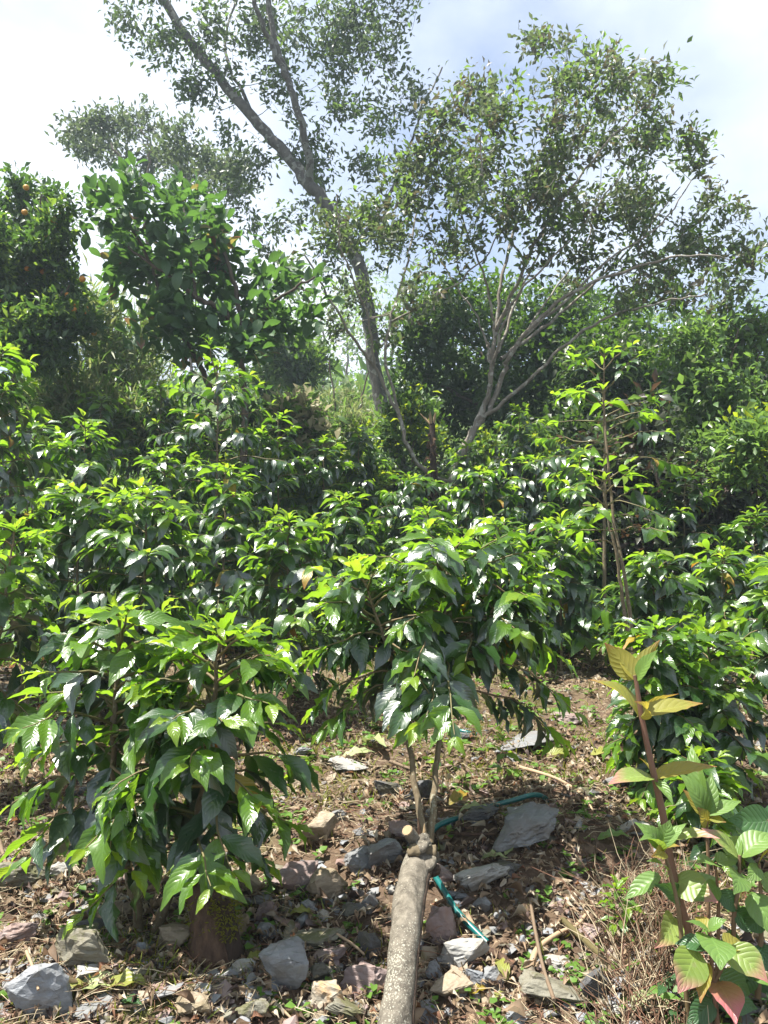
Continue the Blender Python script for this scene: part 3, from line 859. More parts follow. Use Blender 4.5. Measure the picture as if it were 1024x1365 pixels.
# dense dark tree behind the spreading one
grow_tree("dark_tree", "dense dark-leaved tree standing behind the pale many-stemmed tree", None,
    [("trunk", [(684, 640), (686, 560), (690, 500), (680, 440)], 7, 4),
     ("limb", [(688, 520), (640, 470), (590, 430)], 4, 1.5), ("limb", [(690, 500), (740, 460), (790, 440)], 4, 1.5), ("limb", [(686, 560), (620, 530), (560, 500)], 3.5, 1.5)],
    [(560, 440, 42), (610, 420, 48), (670, 420, 50), (730, 430, 48), (560, 500, 42), (620, 500, 55), (690, 500, 55), (750, 490, 45), (600, 555, 42), (660, 560, 45), (720, 560, 45), (790, 455, 38), (545, 545, 30), (830, 430, 32), (780, 410, 28), (580, 400, 25)],
    13.5, 0.15, PS, 'ps', [M_LF, M_LA2], [0.88, 0.12], 900, 18, M_TRUNK_BROWN, 0, 1.3, 16, 0.34, 0.3, 0.1, flat=0.6)
grow_tree("dark_tree", "dark round tree behind the tall leggy coffee plant at right", None,
    [("trunk", [(860, 640), (855, 560), (850, 480)], 6, 3), ("limb", [(855, 530), (820, 480), (790, 450)], 3, 1.2), ("limb", [(853, 500), (890, 460), (920, 440)], 3, 1.2)],
    [(845, 470, 38), (800, 490, 45), (880, 490, 42), (850, 520, 50), (780, 540, 40), (925, 455, 26), (900, 540, 40), (760, 590, 40), (840, 580, 45)],
    12.0, 0.13, PS, 'ps', [M_LF, M_LB], [0.8, 0.2], 600, 17, M_TRUNK_BROWN, 0, 1.2, 17, 0.3, 0.3, 0.1)
grow_tree("pale_tree", "pale green tree with dark thin branches at the right edge", None,
    [("trunk", [(992, 650), (985, 590), (960, 540), (945, 490)], 4, 2), ("limb", [(985, 590), (1000, 530, -.2), (1010, 470, -.2)], 2.8, 1), ("limb", [(962, 545), (925, 510, .2), (905, 480, .2)], 2, 1), ("limb", [(990, 560), (975, 490, -.3), (985, 440, -.3)], 2, 1)],
    [(930, 460, 36), (975, 450, 36), (1008, 440, 28), (1015, 490, 42), (920, 510, 38), (965, 515, 40), (1005, 540, 40), (905, 560, 32), (950, 570, 36), (1000, 585, 36), (1040, 520, 50)],
    8.6, 0.10, PS, 'ps', [M_LG, M_LB], [0.85, 0.15], 560, 15, M_TRUNK_BROWN, 300, 0.8, 18, 0.22, 0.15, 0.1)
grow_tree("dark_shrub", "dark glossy purple-green shrub mass at the right below the pale tree", None,
    [("trunk", [(900, 800), (900, 740), (890, 680), (870, 620)], 4, 2), ("limb", [(900, 740), (940, 690), (980, 660)], 3, 1), ("limb", [(895, 710), (840, 670), (800, 650)], 3, 1)],
    [(800, 620, 42), (850, 610, 45), (890, 650, 48), (830, 670, 48), (940, 650, 48), (985, 660, 42), (900, 710, 50), (960, 710, 48), (1010, 690, 42), (780, 690, 38), (850, 725, 40), (990, 740, 40), (865, 570, 34), (1020, 630, 30)],
    7.6, 0.115, PS, 'ps', [M_LH, M_LH2, M_LG], [0.68, 0.18, 0.14], 750, 16, M_TRUNK_BROWN, 300, 0.8, 19, 0.22, 0.35, 0.1, cat="shrub")
grow_tree("lime_shrub", "bright lime-green shrub at the right edge under the pale tree", None,
    [("trunk", [(1000, 720), (1000, 660), (995, 610)], 3, 1.5)],
    [(965, 600, 26), (1000, 590, 30), (1020, 620, 30), (985, 625, 24), (1030, 580, 30)],
    7.0, 0.10, PS, 'ps', [M_LG, M_LY], [0.85, 0.15], 150, 14, M_TRUNK_BROWN, 200, 0.5, 20, 0.18, 0.15, 0.1, cat="shrub")

# pale bare trunk and wispy growth at left back
grow_tree("bare_tree", "grey bare-limbed old tree standing between orange tree and big-leaved tree", None,
    [("trunk", [(205, 580), (200, 520), (196, 480), (190, 440), (200, 400)], 7, 4),
     ("limb", [(192, 470), (175, 455), (150, 445), (135, 435)], 3.5, 1.5), ("limb", [(175, 520), (174, 470), (175, 430)], 2, 1), ("limb", [(200, 405), (215, 360), (205, 330)], 3, 1)],
    [(140, 420, 25), (200, 400, 25), (230, 370, 20)],
    12.0, 0.12, PS, 'ps', [M_LB, M_LW], [0.5, 0.5], 30, 9, M_TRUNK_PALE, 0, 0.6, 21, 0.3, cat="tree")
for k, (lab, bl, Yd, sd) in enumerate([
    ("feathery olive bamboo-like clump right of the orange tree", [(130, 430, 34), (165, 470, 36), (130, 500, 38), (190, 500, 34), (160, 540, 36), (110, 540, 34), (215, 450, 28)], 11.0, 31),
    ("pale dry olive clump behind the leggy coffee at left", [(90, 540, 30), (130, 560, 30), (175, 580, 30), (60, 560, 25)], 10.0, 32),
    ("wispy olive bush at the foot of the far hill left of the leaning trunk", [(430, 555, 26), (460, 545, 26), (475, 580, 28), (450, 590, 26)], 15.0, 33)]):
    b = bl[0]
    grow_tree("wispy_bush", lab, None, [("stem", [(b[0] + 15, 640), (b[0] + 18, 560), (b[0] + 10, 480)], 2, 1), ("stem", [(b[0] + 40, 640), (b[0] + 45, 570), (b[0] + 60, 500)], 2, 1)],
              bl, Yd, 0.22, PLANCE, 'plance', [M_LW, M_LG], [0.5, 0.5], 300, 18, M_TRUNK_BROWN, 0, 1.0, sd, 0.3, 0.2, 0.3, cat="bush")
for k, (lab, bl, Yd, sd, mt, wt, lf) in enumerate([
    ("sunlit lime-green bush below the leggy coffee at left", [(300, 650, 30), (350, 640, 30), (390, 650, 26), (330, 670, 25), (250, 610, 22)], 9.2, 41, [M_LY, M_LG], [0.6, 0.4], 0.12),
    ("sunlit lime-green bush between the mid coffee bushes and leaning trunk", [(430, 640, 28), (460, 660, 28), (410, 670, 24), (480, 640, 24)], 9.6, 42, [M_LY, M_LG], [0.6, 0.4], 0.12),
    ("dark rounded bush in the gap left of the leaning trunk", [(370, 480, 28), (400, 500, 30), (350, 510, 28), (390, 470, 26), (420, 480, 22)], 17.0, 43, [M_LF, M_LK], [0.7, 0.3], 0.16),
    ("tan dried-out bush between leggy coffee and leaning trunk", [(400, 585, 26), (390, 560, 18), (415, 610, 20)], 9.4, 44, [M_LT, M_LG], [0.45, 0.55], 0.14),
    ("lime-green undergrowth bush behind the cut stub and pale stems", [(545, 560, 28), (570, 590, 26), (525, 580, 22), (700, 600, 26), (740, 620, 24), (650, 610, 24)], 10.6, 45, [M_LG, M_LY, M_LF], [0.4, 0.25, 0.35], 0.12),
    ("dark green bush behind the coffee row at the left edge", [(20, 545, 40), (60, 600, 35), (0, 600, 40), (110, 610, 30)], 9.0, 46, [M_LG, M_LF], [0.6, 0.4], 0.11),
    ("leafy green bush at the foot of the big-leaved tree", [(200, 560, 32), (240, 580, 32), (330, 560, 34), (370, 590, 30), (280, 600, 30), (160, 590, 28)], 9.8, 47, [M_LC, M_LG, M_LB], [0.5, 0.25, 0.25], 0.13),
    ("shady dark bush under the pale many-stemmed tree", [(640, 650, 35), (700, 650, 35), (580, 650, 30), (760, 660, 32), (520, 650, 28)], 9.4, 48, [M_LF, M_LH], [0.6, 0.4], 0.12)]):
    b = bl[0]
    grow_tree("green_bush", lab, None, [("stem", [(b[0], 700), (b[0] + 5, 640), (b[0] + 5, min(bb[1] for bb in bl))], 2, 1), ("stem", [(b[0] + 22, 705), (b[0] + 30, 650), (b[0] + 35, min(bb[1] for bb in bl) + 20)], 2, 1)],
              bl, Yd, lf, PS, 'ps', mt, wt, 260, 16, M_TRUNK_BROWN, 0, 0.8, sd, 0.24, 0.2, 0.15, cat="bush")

# far hillside trees
rr = random.Random(77)
def far_tree(k, x, y, hgt, lab):
    z = h1(x, y)
    q = proj((x, y, z)); q2 = proj((x, y, z + hgt))
    if q is None: return
    s = FPX / q[2]
    w = hgt * 0.42 * s
    bl = [(q[0] + rr.uniform(-.6, .6) * w, q2[1] + w * rr.uniform(0.6, 1.9), w * rr.uniform(0.45, 0.75)) for _ in range(6)]
    grow_tree("hill_tree", lab, "trees on the far hillside", [("trunk", [(q[0], q[1]), (q[0] + rr.uniform(-4, 4), (q[1] + q2[1]) / 2)], max(1.2, 0.12 * s), max(.7, .05 * s))],
              bl, y, 0.34, PS, 'ps', [M_LK, M_LG], [0.7, 0.3], 46, 13, M_TRUNK_BROWN, 0, hgt * 0.25, 200 + k, 0.6, 0.1, 0.1, limb_sides=5)
specs = [(430, 40, 8, "round far tree on the hillside in the gap left of the leaning trunk"), (462, 44, 8.5, "pale far tree on the hill just left of the leaning trunk"),
         (395, 36, 7.5, "far tree on the hill below the big-leaved tree's crown"), (520, 44, 8, "far tree glimpsed between leaning trunk and left pale stems"),
         (965, 34, 9.5, "dark far tree rising above the pale tree at right"), (1005, 38, 6.5, "far tree on the ridge at the right edge"), (920, 40, 6, "far tree on the ridge left of the tall dark far tree"),
         (350, 42, 8.5, "far tree on the hill behind the big-leaved tree's trunk"), (250, 38, 8, "far tree behind the bare grey tree"), (170, 42, 8, "far tree on the hill right of the orange tree"), (110, 40, 7.5, "far tree beside the orange tree's right side")]
for k, (px, y, hg, lab) in enumerate(specs):
    far_tree(k, (px - 512) / FPX * y, y, hg, lab)
# wood on the hill beyond, one uncountable mass
mb = MB(); Ms = []; mis = []; pis = []
npr = np.random.RandomState(8)
nb = 420
bx = npr.uniform(-75, 75, nb); by = npr.uniform(20, 75, nb)
keep = np.abs(bx) < by * 0.75
bx, by = bx[keep], by[keep]
bz = H(bx, by)
for x, y, z in zip(bx, by, bz):
    r = npr.uniform(0.9, 2.0)
    mi = npr.choice([0, 1], p=[.6, .4])
    for _ in range(55):
        d = npr.normal(0, 1, 3); d /= np.linalg.norm(d); d[2] = abs(d[2])
        Ms.append(frame(np.array([x, y, z]) + d * r * npr.uniform(.6, 1) * np.array([1, 1, .9]), d + npr.normal(0, .6, 3), np.array([0, 0, 1.]) + npr.normal(0, .6, 3), npr.uniform(.35, .7)))
        mis.append(mi if npr.random() < .8 else 1 - mi)
mb.inst(PS[0], np.array(Ms), mis)
o = mb.build("woods", [M_LK, M_LG])
tag(o, "scrubby green woods covering the hillside far behind the trees", kind='stuff')

# epiphyte-topped cut stub between the pale stems
def cut_stub():
    b = P(580, 660, 8.8)
    root = empty("cut_tree_stub", (b.x, b.y, min(b.z, h1(b.x, b.y))))
    tag(root, "dark upright cut tree stub with a splintered yellow top between pale stems", "tree stub")
    c = bez([P(582, 720, 8.8), P(580, 660, 8.8), P(577, 610, 8.8), P(576, 562, 8.8)], 18)
    mb = MB(); tube(mb, c, np.linspace(5.5, 4.2, 18) / FPX * 8.8, 12, 0, True, 0.25, 4); mb.build("trunk", M_BARK_DARK, root)
    r = random.Random(9)
    for k in range(7):
        a = r.uniform(0, 6.28)
        p = np.array(P(576, 562, 8.8)) + np.array([math.cos(a), math.sin(a), 0]) * 0.025
        q = p + np.array([math.cos(a) * r.uniform(0.02, 0.12), math.sin(a) * 0.06, r.uniform(0.05, 0.13)])
        mb = MB(); tube(mb, bez([p - np.array([0, 0, .03]), q], 3), [0.014, 0.012, 0.003], 5); mb.build("splinter", M_CUT, root)
    mb = MB()
    for k in range(40):
        p = np.array(c[r.randrange(6, 16)]) + np.array([r.uniform(-.05, .05), r.uniform(-.05, .05), 0])
        mb.inst(PDRY[0], np.array([frame(p, np.array([r.uniform(-1, 1), r.uniform(-1, 1), -0.8]), np.array([r.uniform(-1, 1), -1, .3]), r.uniform(.06, .12), .5)]), [0])
    mb.build("fern_tuft", M_DRY[1], root)['kind'] = 'stuff'
cut_stub()

# ------------------------------------------------------------------ coffee
def coffee(label, group, stems, rad, leaf, seed, f0=0.15, nodes=11, hi=False, nparts=300, bare=0.15, young=0.0, droop=0.75, dens=1.0, name="coffee_bush", sparse=1.0,
           cat="coffee bush", r0=0.012, prof=None, root=None, branch_bare_mat=None, hang=1.0, internode=0.34, gap=None):
    """stems: list of point lists (world). rad: crown radius."""
    rng = random.Random(seed); npr = np.random.RandomState(seed)
    if root is None:
        b = stems[0][0]
        root = empty(name, tuple(b))
        tag(root, label, cat, group)
    protos, pkey = (PC_HI, 'pch') if hi else (PC_LO, 'pcl')
    if sparse == 1.0: nodes = int(nodes * 1.5); internode *= 0.88; leaf *= 1.05
    L = []
    mats = COFFEE
    zup = np.array([0, 0, 1.0])
    for si, sp in enumerate(stems):
        n = 28
        c = bez(sp, n)
        c[3:-1] += npr.normal(0, 0.003, (n - 4, 3))
        r1 = r0 * 0.35
        mb = MB(); tube(mb, c, np.linspace(r0, r1, n), 8 if hi else 6, 0, True, 0.15, seed); mb.build("stem", M_CSTEM, root)
        a0 = rng.uniform(0, 6.28)
        for k in range(nodes):
            t = k / max(1, nodes - 1)
            s = f0 + (0.985 - f0) * (t ** 0.9)
            i = s * (n - 1); i0 = min(int(i), n - 2); fr = i - i0
            p = c[i0] * (1 - fr) + c[i0 + 1] * fr
            az = a0 + k * math.pi / 2 + rng.uniform(-.5, .5)
            for sgn in (0, math.pi):
                if rng.random() > dens: continue
                pr = prof(t) if prof else (0.22 + 0.78 * math.sqrt(max(0.0, 1 - t ** 1.7))) * (0.82 + 0.18 * min(1, t / 0.25))
                ln = rad * pr * rng.uniform(0.78, 1.12)
                a = az + sgn + rng.uniform(-.3, .3)
                el = R(10 + 34 * t ** 1.5) + rng.uniform(-.15, .15)
                hd = np.array([math.cos(a), math.sin(a), 0])
                m = 9
                ss = np.linspace(0, 1, m)
                dr = droop * (1.15 - 0.75 * t) * 0.55
                bpts = np.array([p + hd * ln * q * math.cos(el) * (1 - 0.12 * q) + zup * ln * (math.sin(el) * q - dr * q * q) for q in ss])
                bpts[1:] += npr.normal(0, 0.012 * ln / 0.4, (m - 1, 3)).cumsum(0) * 0.5
                mb = MB(); tube(mb, bpts, np.linspace(r0 * 0.38, 0.0016, m), 5, 0, False)
                mb.build("branch", M_CTWIG if (t > .5 or hi) else M_CTWIG, root)
                step = leaf * internode / sparse
                npair = max(2, int(ln * (1 - bare) / step))
                for j in range(npair + 1):
                    q = 1 - (j * step) / ln
                    if q < bare * (1 - 0.6 * t) : break
                    x = q * (m - 1); x0 = min(int(x), m - 2); xf = x - x0
                    bp_ = bpts[x0] * (1 - xf) + bpts[x0 + 1] * xf
                    T = bpts[x0 + 1] - bpts[x0]; T /= np.linalg.norm(T)
                    S = np.cross(T, zup); S /= (np.linalg.norm(S) + 1e-6)
                    if rng.random() < 0.06: continue
                    for sd in (-1, 1):
                        if rng.random() < 0.05: continue
                        if j == 0:
                            d = T * 0.9 + S * sd * 0.55 + zup * rng.uniform(-0.45, 0.2) ; lz = leaf * rng.uniform(0.35, 0.6); age = 0 if rng.random() < 0.75 + young else 1
                        elif j == 1:
                            d = T * 0.75 + S * sd * 0.75 - zup * rng.uniform(0.15, 0.75) * hang; lz = leaf * rng.uniform(0.65, 0.9)
                            age = 1 if rng.random() < 0.75 + young * .5 else 2
                            if rng.random() < young * 0.8: age = 0
                        else:
                            g = min(1, (j - 1) / 4)
                            d = T * (0.55 - .25 * g) + S * sd * 0.8 - zup * (0.35 + 0.75 * g * rng.uniform(0.5, 1.4)) * hang * (1.15 - 0.22 * t)
                            lz = leaf * rng.uniform(0.85, 1.15)
                            pt = 0.5 * t + young
                            if j <= 2: age = 1 if rng.random() < 0.4 + pt * 0.7 else 2
                            elif j <= 4: age = 2 if rng.random() < 0.45 + pt * 0.6 else 3
                            else: age = 2 if rng.random() < 0.15 + pt * 0.5 else 3
                            if rng.random() < 0.004: age = 4
                        d = d + npr.normal(0, 0.16, 3)
                        nn = zup * 0.9 + T * 0.45 + npr.normal(0, 0.28, 3)
                        if abs(np.dot(d / np.linalg.norm(d), nn / np.linalg.norm(nn))) > 0.93:
                            nn = hd + zup * .3
                        o = bp_ + d / np.linalg.norm(d) * leaf * 0.06
                        L.append((frame(o, d, nn, lz, rng.uniform(0.85, 1.15)), rng.randrange(len(protos)), age))
        # terminal whorl
        T = c[-1] - c[-3]; T /= np.linalg.norm(T)
        for k in range(4):
            a = a0 + k * 1.57
            d = T * (0.7 if k < 2 else 0.25) + np.array([math.cos(a), math.sin(a), 0]) * (0.7 if k < 2 else 1.0)
            L.append((frame(c[-1], d, T - d * .2, leaf * (0.5 if k < 2 else 0.7), 1), rng.randrange(len(protos)), 0 if k < 2 else 1))
    place_leaves(root, L, protos, pkey, mats, nparts)
    return root

def gpt(px, Y):
    x = (px - 512) / FPX * Y * 1.0
    return np.array([x, Y, h1(x, Y)])

def bush(label, cx, top, hw, Y, seed, leaf=0.135, lean=0, stems=1, f0=0.2, nodes=11, hi=False, **kw):
    rng = random.Random(seed)
    kw.setdefault('young', [0.2, -0.15, 0.08, 0.25, 0.0][seed % 5])
    b = gpt(cx, Y); b[2] -= 0.02
    tp = np.array(P(cx + lean, top, Y))
    sts = []
    for k in range(stems):
        off = (k - (stems - 1) / 2) * hw / FPX * Y * 0.7
        t = tp + np.array([off, rng.uniform(-.15, .15), -abs(off) * 0.35 - 0.04 * k])
        mid = (b + t) / 2 + np.array([off * 0.35, 0, 0])
        sts.append([b + np.array([off * .08, 0, 0]), mid, t])
    rad = hw / FPX * Y * (1.0 if stems == 1 else 0.78)
    return coffee(label, "coffee bushes on the slope", sts, rad, leaf, seed, f0, nodes, hi, **kw)

# the foreground left bush
bush("large dark glossy coffee bush in the left foreground beside the mossy stump", 212, 800, 205, 2.55, 101, 0.140, lean=18, stems=2, f0=0.33, nodes=12, hi=True, droop=0.8, bare=0.22, young=0.12, r0=0.016, internode=0.40, hang=1.1)
# the centre plant on the cut stump
def centre_plant():
    base = P(522, 1420, 2.02)
    root = empty("coffee_plant", (base.x, base.y, h1(base.x, base.y)))
    tag(root, "young coffee plant regrown as two stems from a thick cut stump in front", "coffee plant", "coffee bushes on the slope")
    # stump
    n = 46
    ctr = bez([P(520, 1470, 1.98), P(526, 1380, 2.05), P(535, 1300, 2.15), P(541, 1235, 2.28), P(549, 1180, 2.44), P(560, 1148, 2.56), P(566, 1128, 2.64)], n)
    hw = np.interp(np.linspace(0, 1, n), [0, .12, .35, .55, .75, .88, .95, 1], [46, 38, 30, 32, 30, 28, 24, 17])
    mb = MB()
    pts = ctr; rad = hw / FPX * np.linspace(1.24, 1.62, n)
    tube(mb, pts, rad, 36, 0, True, 0.2, 2)
    mb.build("stump", M_STUMP, root)
    # narrow strip of darker bark colour along its right side
    off = np.array([0.052, -0.008, 0])
    mb = MB(); tube(mb, ctr[6:38] + off * (rad[6:38, None] / 0.060), np.linspace(0.007, 0.012, 32), 7, 0, True, 0.4, 5); mb.build("dark_bark_strip", M_BARK_DARK, root)
    # gnarled burr at the top
    r = random.Random(4)
    for k, (px, py, dY, rp) in enumerate([(570, 1150, -.03, 13), (577, 1160, -.02, 9), (562, 1128, -.02, 12), (553, 1133, -.03, 9), (574, 1136, 0, 10), (566, 1118, .0, 8), (580, 1143, .01, 6)]):
        c = np.array(P(px, py, 2.55 + dY))
        q = c + np.array([r.uniform(-.01, .01), -.004, 0.018])
        mb = MB(); tube(mb, bez([c - (q - c), c, q], 7), np.array([.3, .8, 1, 1.02, .95, .7, .25]) * rp * 0.95 / FPX * 2.55, 14, 0, True, 0.8, 10 + k)
        mb.build("burr", M_BARK_DARK if k in (1,) else M_CSTEM if k in (3, 4) else M_STUMP, root)
    # sawn side stub, pale face
    p0, p1 = np.array(P(562, 1128, 2.58)), np.array(P(543, 1107, 2.52))
    mb = MB(); tube(mb, bez([p0, (p0 + p1) / 2 + np.array([0, 0, -.004]), p1], 8), np.linspace(8, 7, 8) / FPX * 2.55, 12, 0, True, 0.2, 8); mb.build("side_stub", M_STUMP, root)
    d = (p1 - p0) / np.linalg.norm(p1 - p0)
    mb = MB(); tube(mb, np.array([p1 - d * .001, p1 + d * 0.003]), [7.2 / FPX * 2.55, 6.6 / FPX * 2.55], 12, 0, True); mb.build("cut_face", M_CUT, root)
    for (a, b) in [((561, 1120), (557, 1090)), ((566, 1122), (566, 1098)), ((557, 1122), (552, 1102))]:
        mb = MB(); tube(mb, bez([P(*a, 2.6), P(*b, 2.6)], 4), np.array([3.5, 3, 2.2, .6]) / FPX * 2.6, 5, 0, True, .3); mb.build("splinter", M_ROT if a[0] != 566 else M_CUT, root)
    # stems
    s1 = [np.array(P(567, 1124, 2.65)), np.array(P(553, 1040, 2.74)), np.array(P(537, 950, 2.84)), np.array(P(515, 860, 2.92)), np.array(P(484, 772, 2.94))]
    s2 = [np.array(P(573, 1124, 2.66)), np.array(P(580, 1040, 2.78)), np.array(P(587, 950, 2.90)), np.array(P(592, 840, 3.0)), np.array(P(598, 732, 3.04))]
    s3 = [np.array(P(588, 935, 2.92)), np.array(P(612, 870, 2.96)), np.array(P(655, 815, 2.96)), np.array(P(702, 776, 2.95))]
    coffee(None, None, [s1], 0.40, 0.125, 111, 0.60, 8, True, 110, 0.15, 0.2, 0.85, root=root, r0=0.0135, internode=0.40)
    coffee(None, None, [s3], 0.32, 0.125, 113, 0.35, 6, True, 80, 0.15, 0.2, 0.85, root=root, r0=0.009, internode=0.40)
    coffee(None, None, [s2], 0.55, 0.127, 112, 0.58, 10, True, 110, 0.2, 0.2, 0.85, root=root, r0=0.0135, internode=0.40,
           prof=lambda t: (0.25 + 0.75 * math.sqrt(max(0, 1 - t ** 1.8))) * (0.9 + 0.1 * min(1, t / .2)))
centre_plant()

B = bush
B("coffee bush at right behind the tall reddish-stemmed weed", 905, 822, 118, 3.35, 121, 0.135, stems=2, f0=0.3, nodes=10, hi=True, droop=0.8)
B("low coffee bush under the weed, crowding the right bank", 930, 1010, 62, 2.95, 122, 0.12, f0=0.1, nodes=7, hi=True, young=0.05)
B("coffee bush cut by the right edge, bright on top", 1035, 752, 95, 4.0, 123, 0.14, f0=0.3, nodes=11)
B("coffee bush cut by the left edge behind the large foreground bush", -12, 705, 100, 3.3, 124, 0.15, f0=0.3, nodes=10, hi=True, droop=0.9, lean=10)
B("broad coffee bush above the foreground bush at left, second row", 150, 636, 152, 4.3, 125, 0.145, stems=2, f0=0.22, nodes=11)
B("dark compact coffee bush in the left middle row", 300, 628, 88, 5.3, 126, 0.145, f0=0.2, nodes=11)
B("coffee bush between left middle row and the stump-grown plant", 388, 698, 98, 4.5, 127, 0.14, f0=0.22, nodes=11)
B("coffee bush in the third row near the left edge", 78, 552, 122, 6.2, 128, 0.15, stems=2, f0=0.2, nodes=11)
B("tall coffee bush at the left edge below the orange tree", -4, 466, 96, 4.8, 129, 0.14, f0=0.35, nodes=13, young=0.1)
B("tall loose coffee plant rising in front of the big-leaved tree", 290, 488, 120, 6.9, 130, 0.15, f0=0.42, nodes=15, sparse=0.9, dens=0.95, bare=0.25, r0=0.018, droop=0.6, name="coffee_tree", cat="coffee plant", young=0.1)
B("tall leggy coffee plant with bare branches right of the pale many-stemmed tree", 803, 474, 120, 6.2, 131, 0.145, f0=0.45, nodes=12, sparse=0.8, dens=0.8, bare=0.5, r0=0.017, droop=0.5, name="coffee_tree", cat="coffee plant", young=0.1)
B("coffee bush in the middle row right of the stump-grown plant", 745, 700, 84, 5.2, 132, 0.14, f0=0.3, nodes=11)
B("coffee bush in the back row below the pale many-stemmed tree", 645, 632, 84, 7.0, 133, 0.145, f0=0.25, nodes=11, dens=0.9)
B("coffee bush in the back row before the leaning trunk's foot", 545, 640, 80, 7.4, 134, 0.145, f0=0.25, nodes=11, dens=0.9)
B("drooping tall coffee bush just left of the leaning trunk", 478, 572, 62, 8.2, 135, 0.16, f0=0.3, nodes=11)
B("coffee bush in the back row right of the pale stems", 715, 615, 76, 7.8, 136, 0.15, f0=0.25, nodes=10)
B("bright coffee bush in the right middle row behind the weed", 862, 748, 84, 4.9, 137, 0.14, f0=0.3, nodes=10, young=0.12)
B("coffee bush in the right middle row near the edge", 955, 742, 76, 5.3, 138, 0.14, f0=0.3, nodes=10, young=0.08)
B("coffee bush behind the second row on the left", 225, 612, 76, 6.6, 139, 0.145, f0=0.2, nodes=10)
B("coffee bush directly behind the left part of the stump-grown plant", 460, 664, 66, 6.2, 140, 0.14, f0=0.25, nodes=10)
B("dark coffee bush at the right edge below the lime shrub", 1005, 690, 66, 6.4, 141, 0.14, f0=0.2, nodes=10)
B("coffee bush directly behind the top of the stump-grown plant", 570, 684, 70, 5.9, 142, 0.14, f0=0.3, nodes=10)
B("shaded coffee bush behind the right part of the stump-grown plant", 668, 700, 68, 5.6, 143, 0.14, f0=0.3, nodes=10)
for k, (cx, tp, hw, Yb, lab) in enumerate([
    (130, 528, 84, 8.0, "coffee bush in the back row right of the orange tree"), (212, 516, 74, 8.6, "coffee bush in the back row before the bare grey tree"),
    (372, 560, 74, 7.4, "coffee bush right of the leggy coffee at left, middle distance"), (432, 590, 62, 7.8, "coffee bush between the tan dried bush and the leaning trunk"),
    (622, 596, 60, 8.6, "coffee bush hiding the foot of the pale stems"), (772, 606, 66, 7.3, "coffee bush left of the bare leggy coffee's foot"),
    (905, 640, 72, 6.9, "coffee bush before the dark shrub mass at right"), (695, 545, 66, 9.4, "far coffee bush under the spreading pale limbs"),
    (250, 566, 62, 7.4, "coffee bush left of the leggy coffee's bare stem"), (25, 655, 60, 5.6, "coffee bush near the left edge, between second and third row")]):
    B(lab, cx, tp, hw, Yb, 170 + k, 0.145, f0=0.2, nodes=9, young=0.1)
# front leggy plant on the right with young yellow leaves
b = gpt(838, 4.3)
coffee("thin leggy young coffee plant with yellow-green tufts on bare branches at right", "coffee bushes on the slope",
       [[b, np.array(P(834, 830, 4.3)), np.array(P(822, 740, 4.3)), np.array(P(810, 690, 4.3)), np.array(P(806, 640, 4.3))],
        [b + np.array([.02, .03, 0]), np.array(P(838, 800, 4.35)), np.array(P(818, 690, 4.4)), np.array(P(806, 560, 4.45)), np.array(P(804, 520, 4.45))]],
       0.40, 0.125, 151, 0.55, 6, False, 300, 0.62, 0.35, 0.35, dens=0.8, name="coffee_sapling", cat="coffee plant", r0=0.013, sparse=0.9, prof=lambda t: 1 - 0.45 * t)
# small young plants on the bank
for k, (px, py, hpx, lab) in enumerate([(668, 1062, 70, "small coffee seedling with one yellow-green upright leaf on the bank"), (588, 1062, 90, "coffee seedling with dark narrow leaves behind the stump-grown stems"), (820, 1262, 70, "pale coffee seedling in dry stalks left of the pink-tipped weeds")]):
    g0 = np.array(PG(px, py)); tp = g0 + np.array([0.01, 0, hpx / FPX * g0[1]])
    coffee(lab, None, [[g0, (g0 + tp) / 2 + np.array([.01, 0, 0]), tp]], 0.05, 0.085, 160 + k, 0.5, 2, True, 40, 0.1, 0.5 if k != 1 else 0, 0.5, name="coffee_seedling", cat="seedling", r0=0.003)

# ------------------------------------------------------------------ weeds on the right
def weed(label, stems, leaves, Y, seed, group="pink-tipped weeds in the right corner"):
    rng = random.Random(seed)
    p0 = P(*stems[0][0][0][:2], Y)
    zg = h1(p0.x, Y)
    root = empty("tall_weed", (p0.x, Y, zg))
    tag(root, label, "weed", group)
    for pts, r0, r1 in stems:
        w = [np.array(P(q[0], q[1], Y + (q[2] if len(q) > 2 else 0))) for q in pts]
        if pts is stems[0][0]:
            w = [np.array([w[0][0] + .01, Y, min(zg, w[0][2]) - 0.02])] + w
        c = bez(w, 22)
        mb = MB(); tube(mb, c, np.linspace(r0, r1, 22) / FPX * Y, 8, 0, True, 0.08, seed); mb.build("stem", M_WSTEM, root)
    rl = np.array(root.location)
    for (b, t, w, mt, face) in leaves:
        dY = rng.uniform(-.03, .03)
        bw = np.array(P(b[0], b[1], Y + (b[2] if len(b) > 2 else 0)))
        tw = np.array(P(t[0], t[1], Y + (t[2] if len(t) > 2 else -0.05) + dY))
        d = tw - bw; ln = np.linalg.norm(d)
        nn = {'u': np.array([0, -.35, 1.0]), 'f': np.array([0, -1.0, .45]), 'b': np.array([0, 1.0, .5]), 'l': np.array([-.8, -.6, .6]), 'r': np.array([.8, -.6, .6])}[face] + np.array([rng.uniform(-.15, .15), 0, 0])
        pi = rng.randrange(len(PWEED))
        wx = 0.9 * (w / FPX * Y) / (ln * 0.50)
        M = frame(bw, d, nn, ln, wx)
        o = bpy.data.objects.new("leaf", leafmesh(('pw', pi), PWEED[pi], mt))
        m = np.eye(4); m[:3] = M; m[:3, 3] -= rl
        o.parent = root; o.matrix_basis = Matrix(m.tolist()); COL.objects.link(o)
    return root
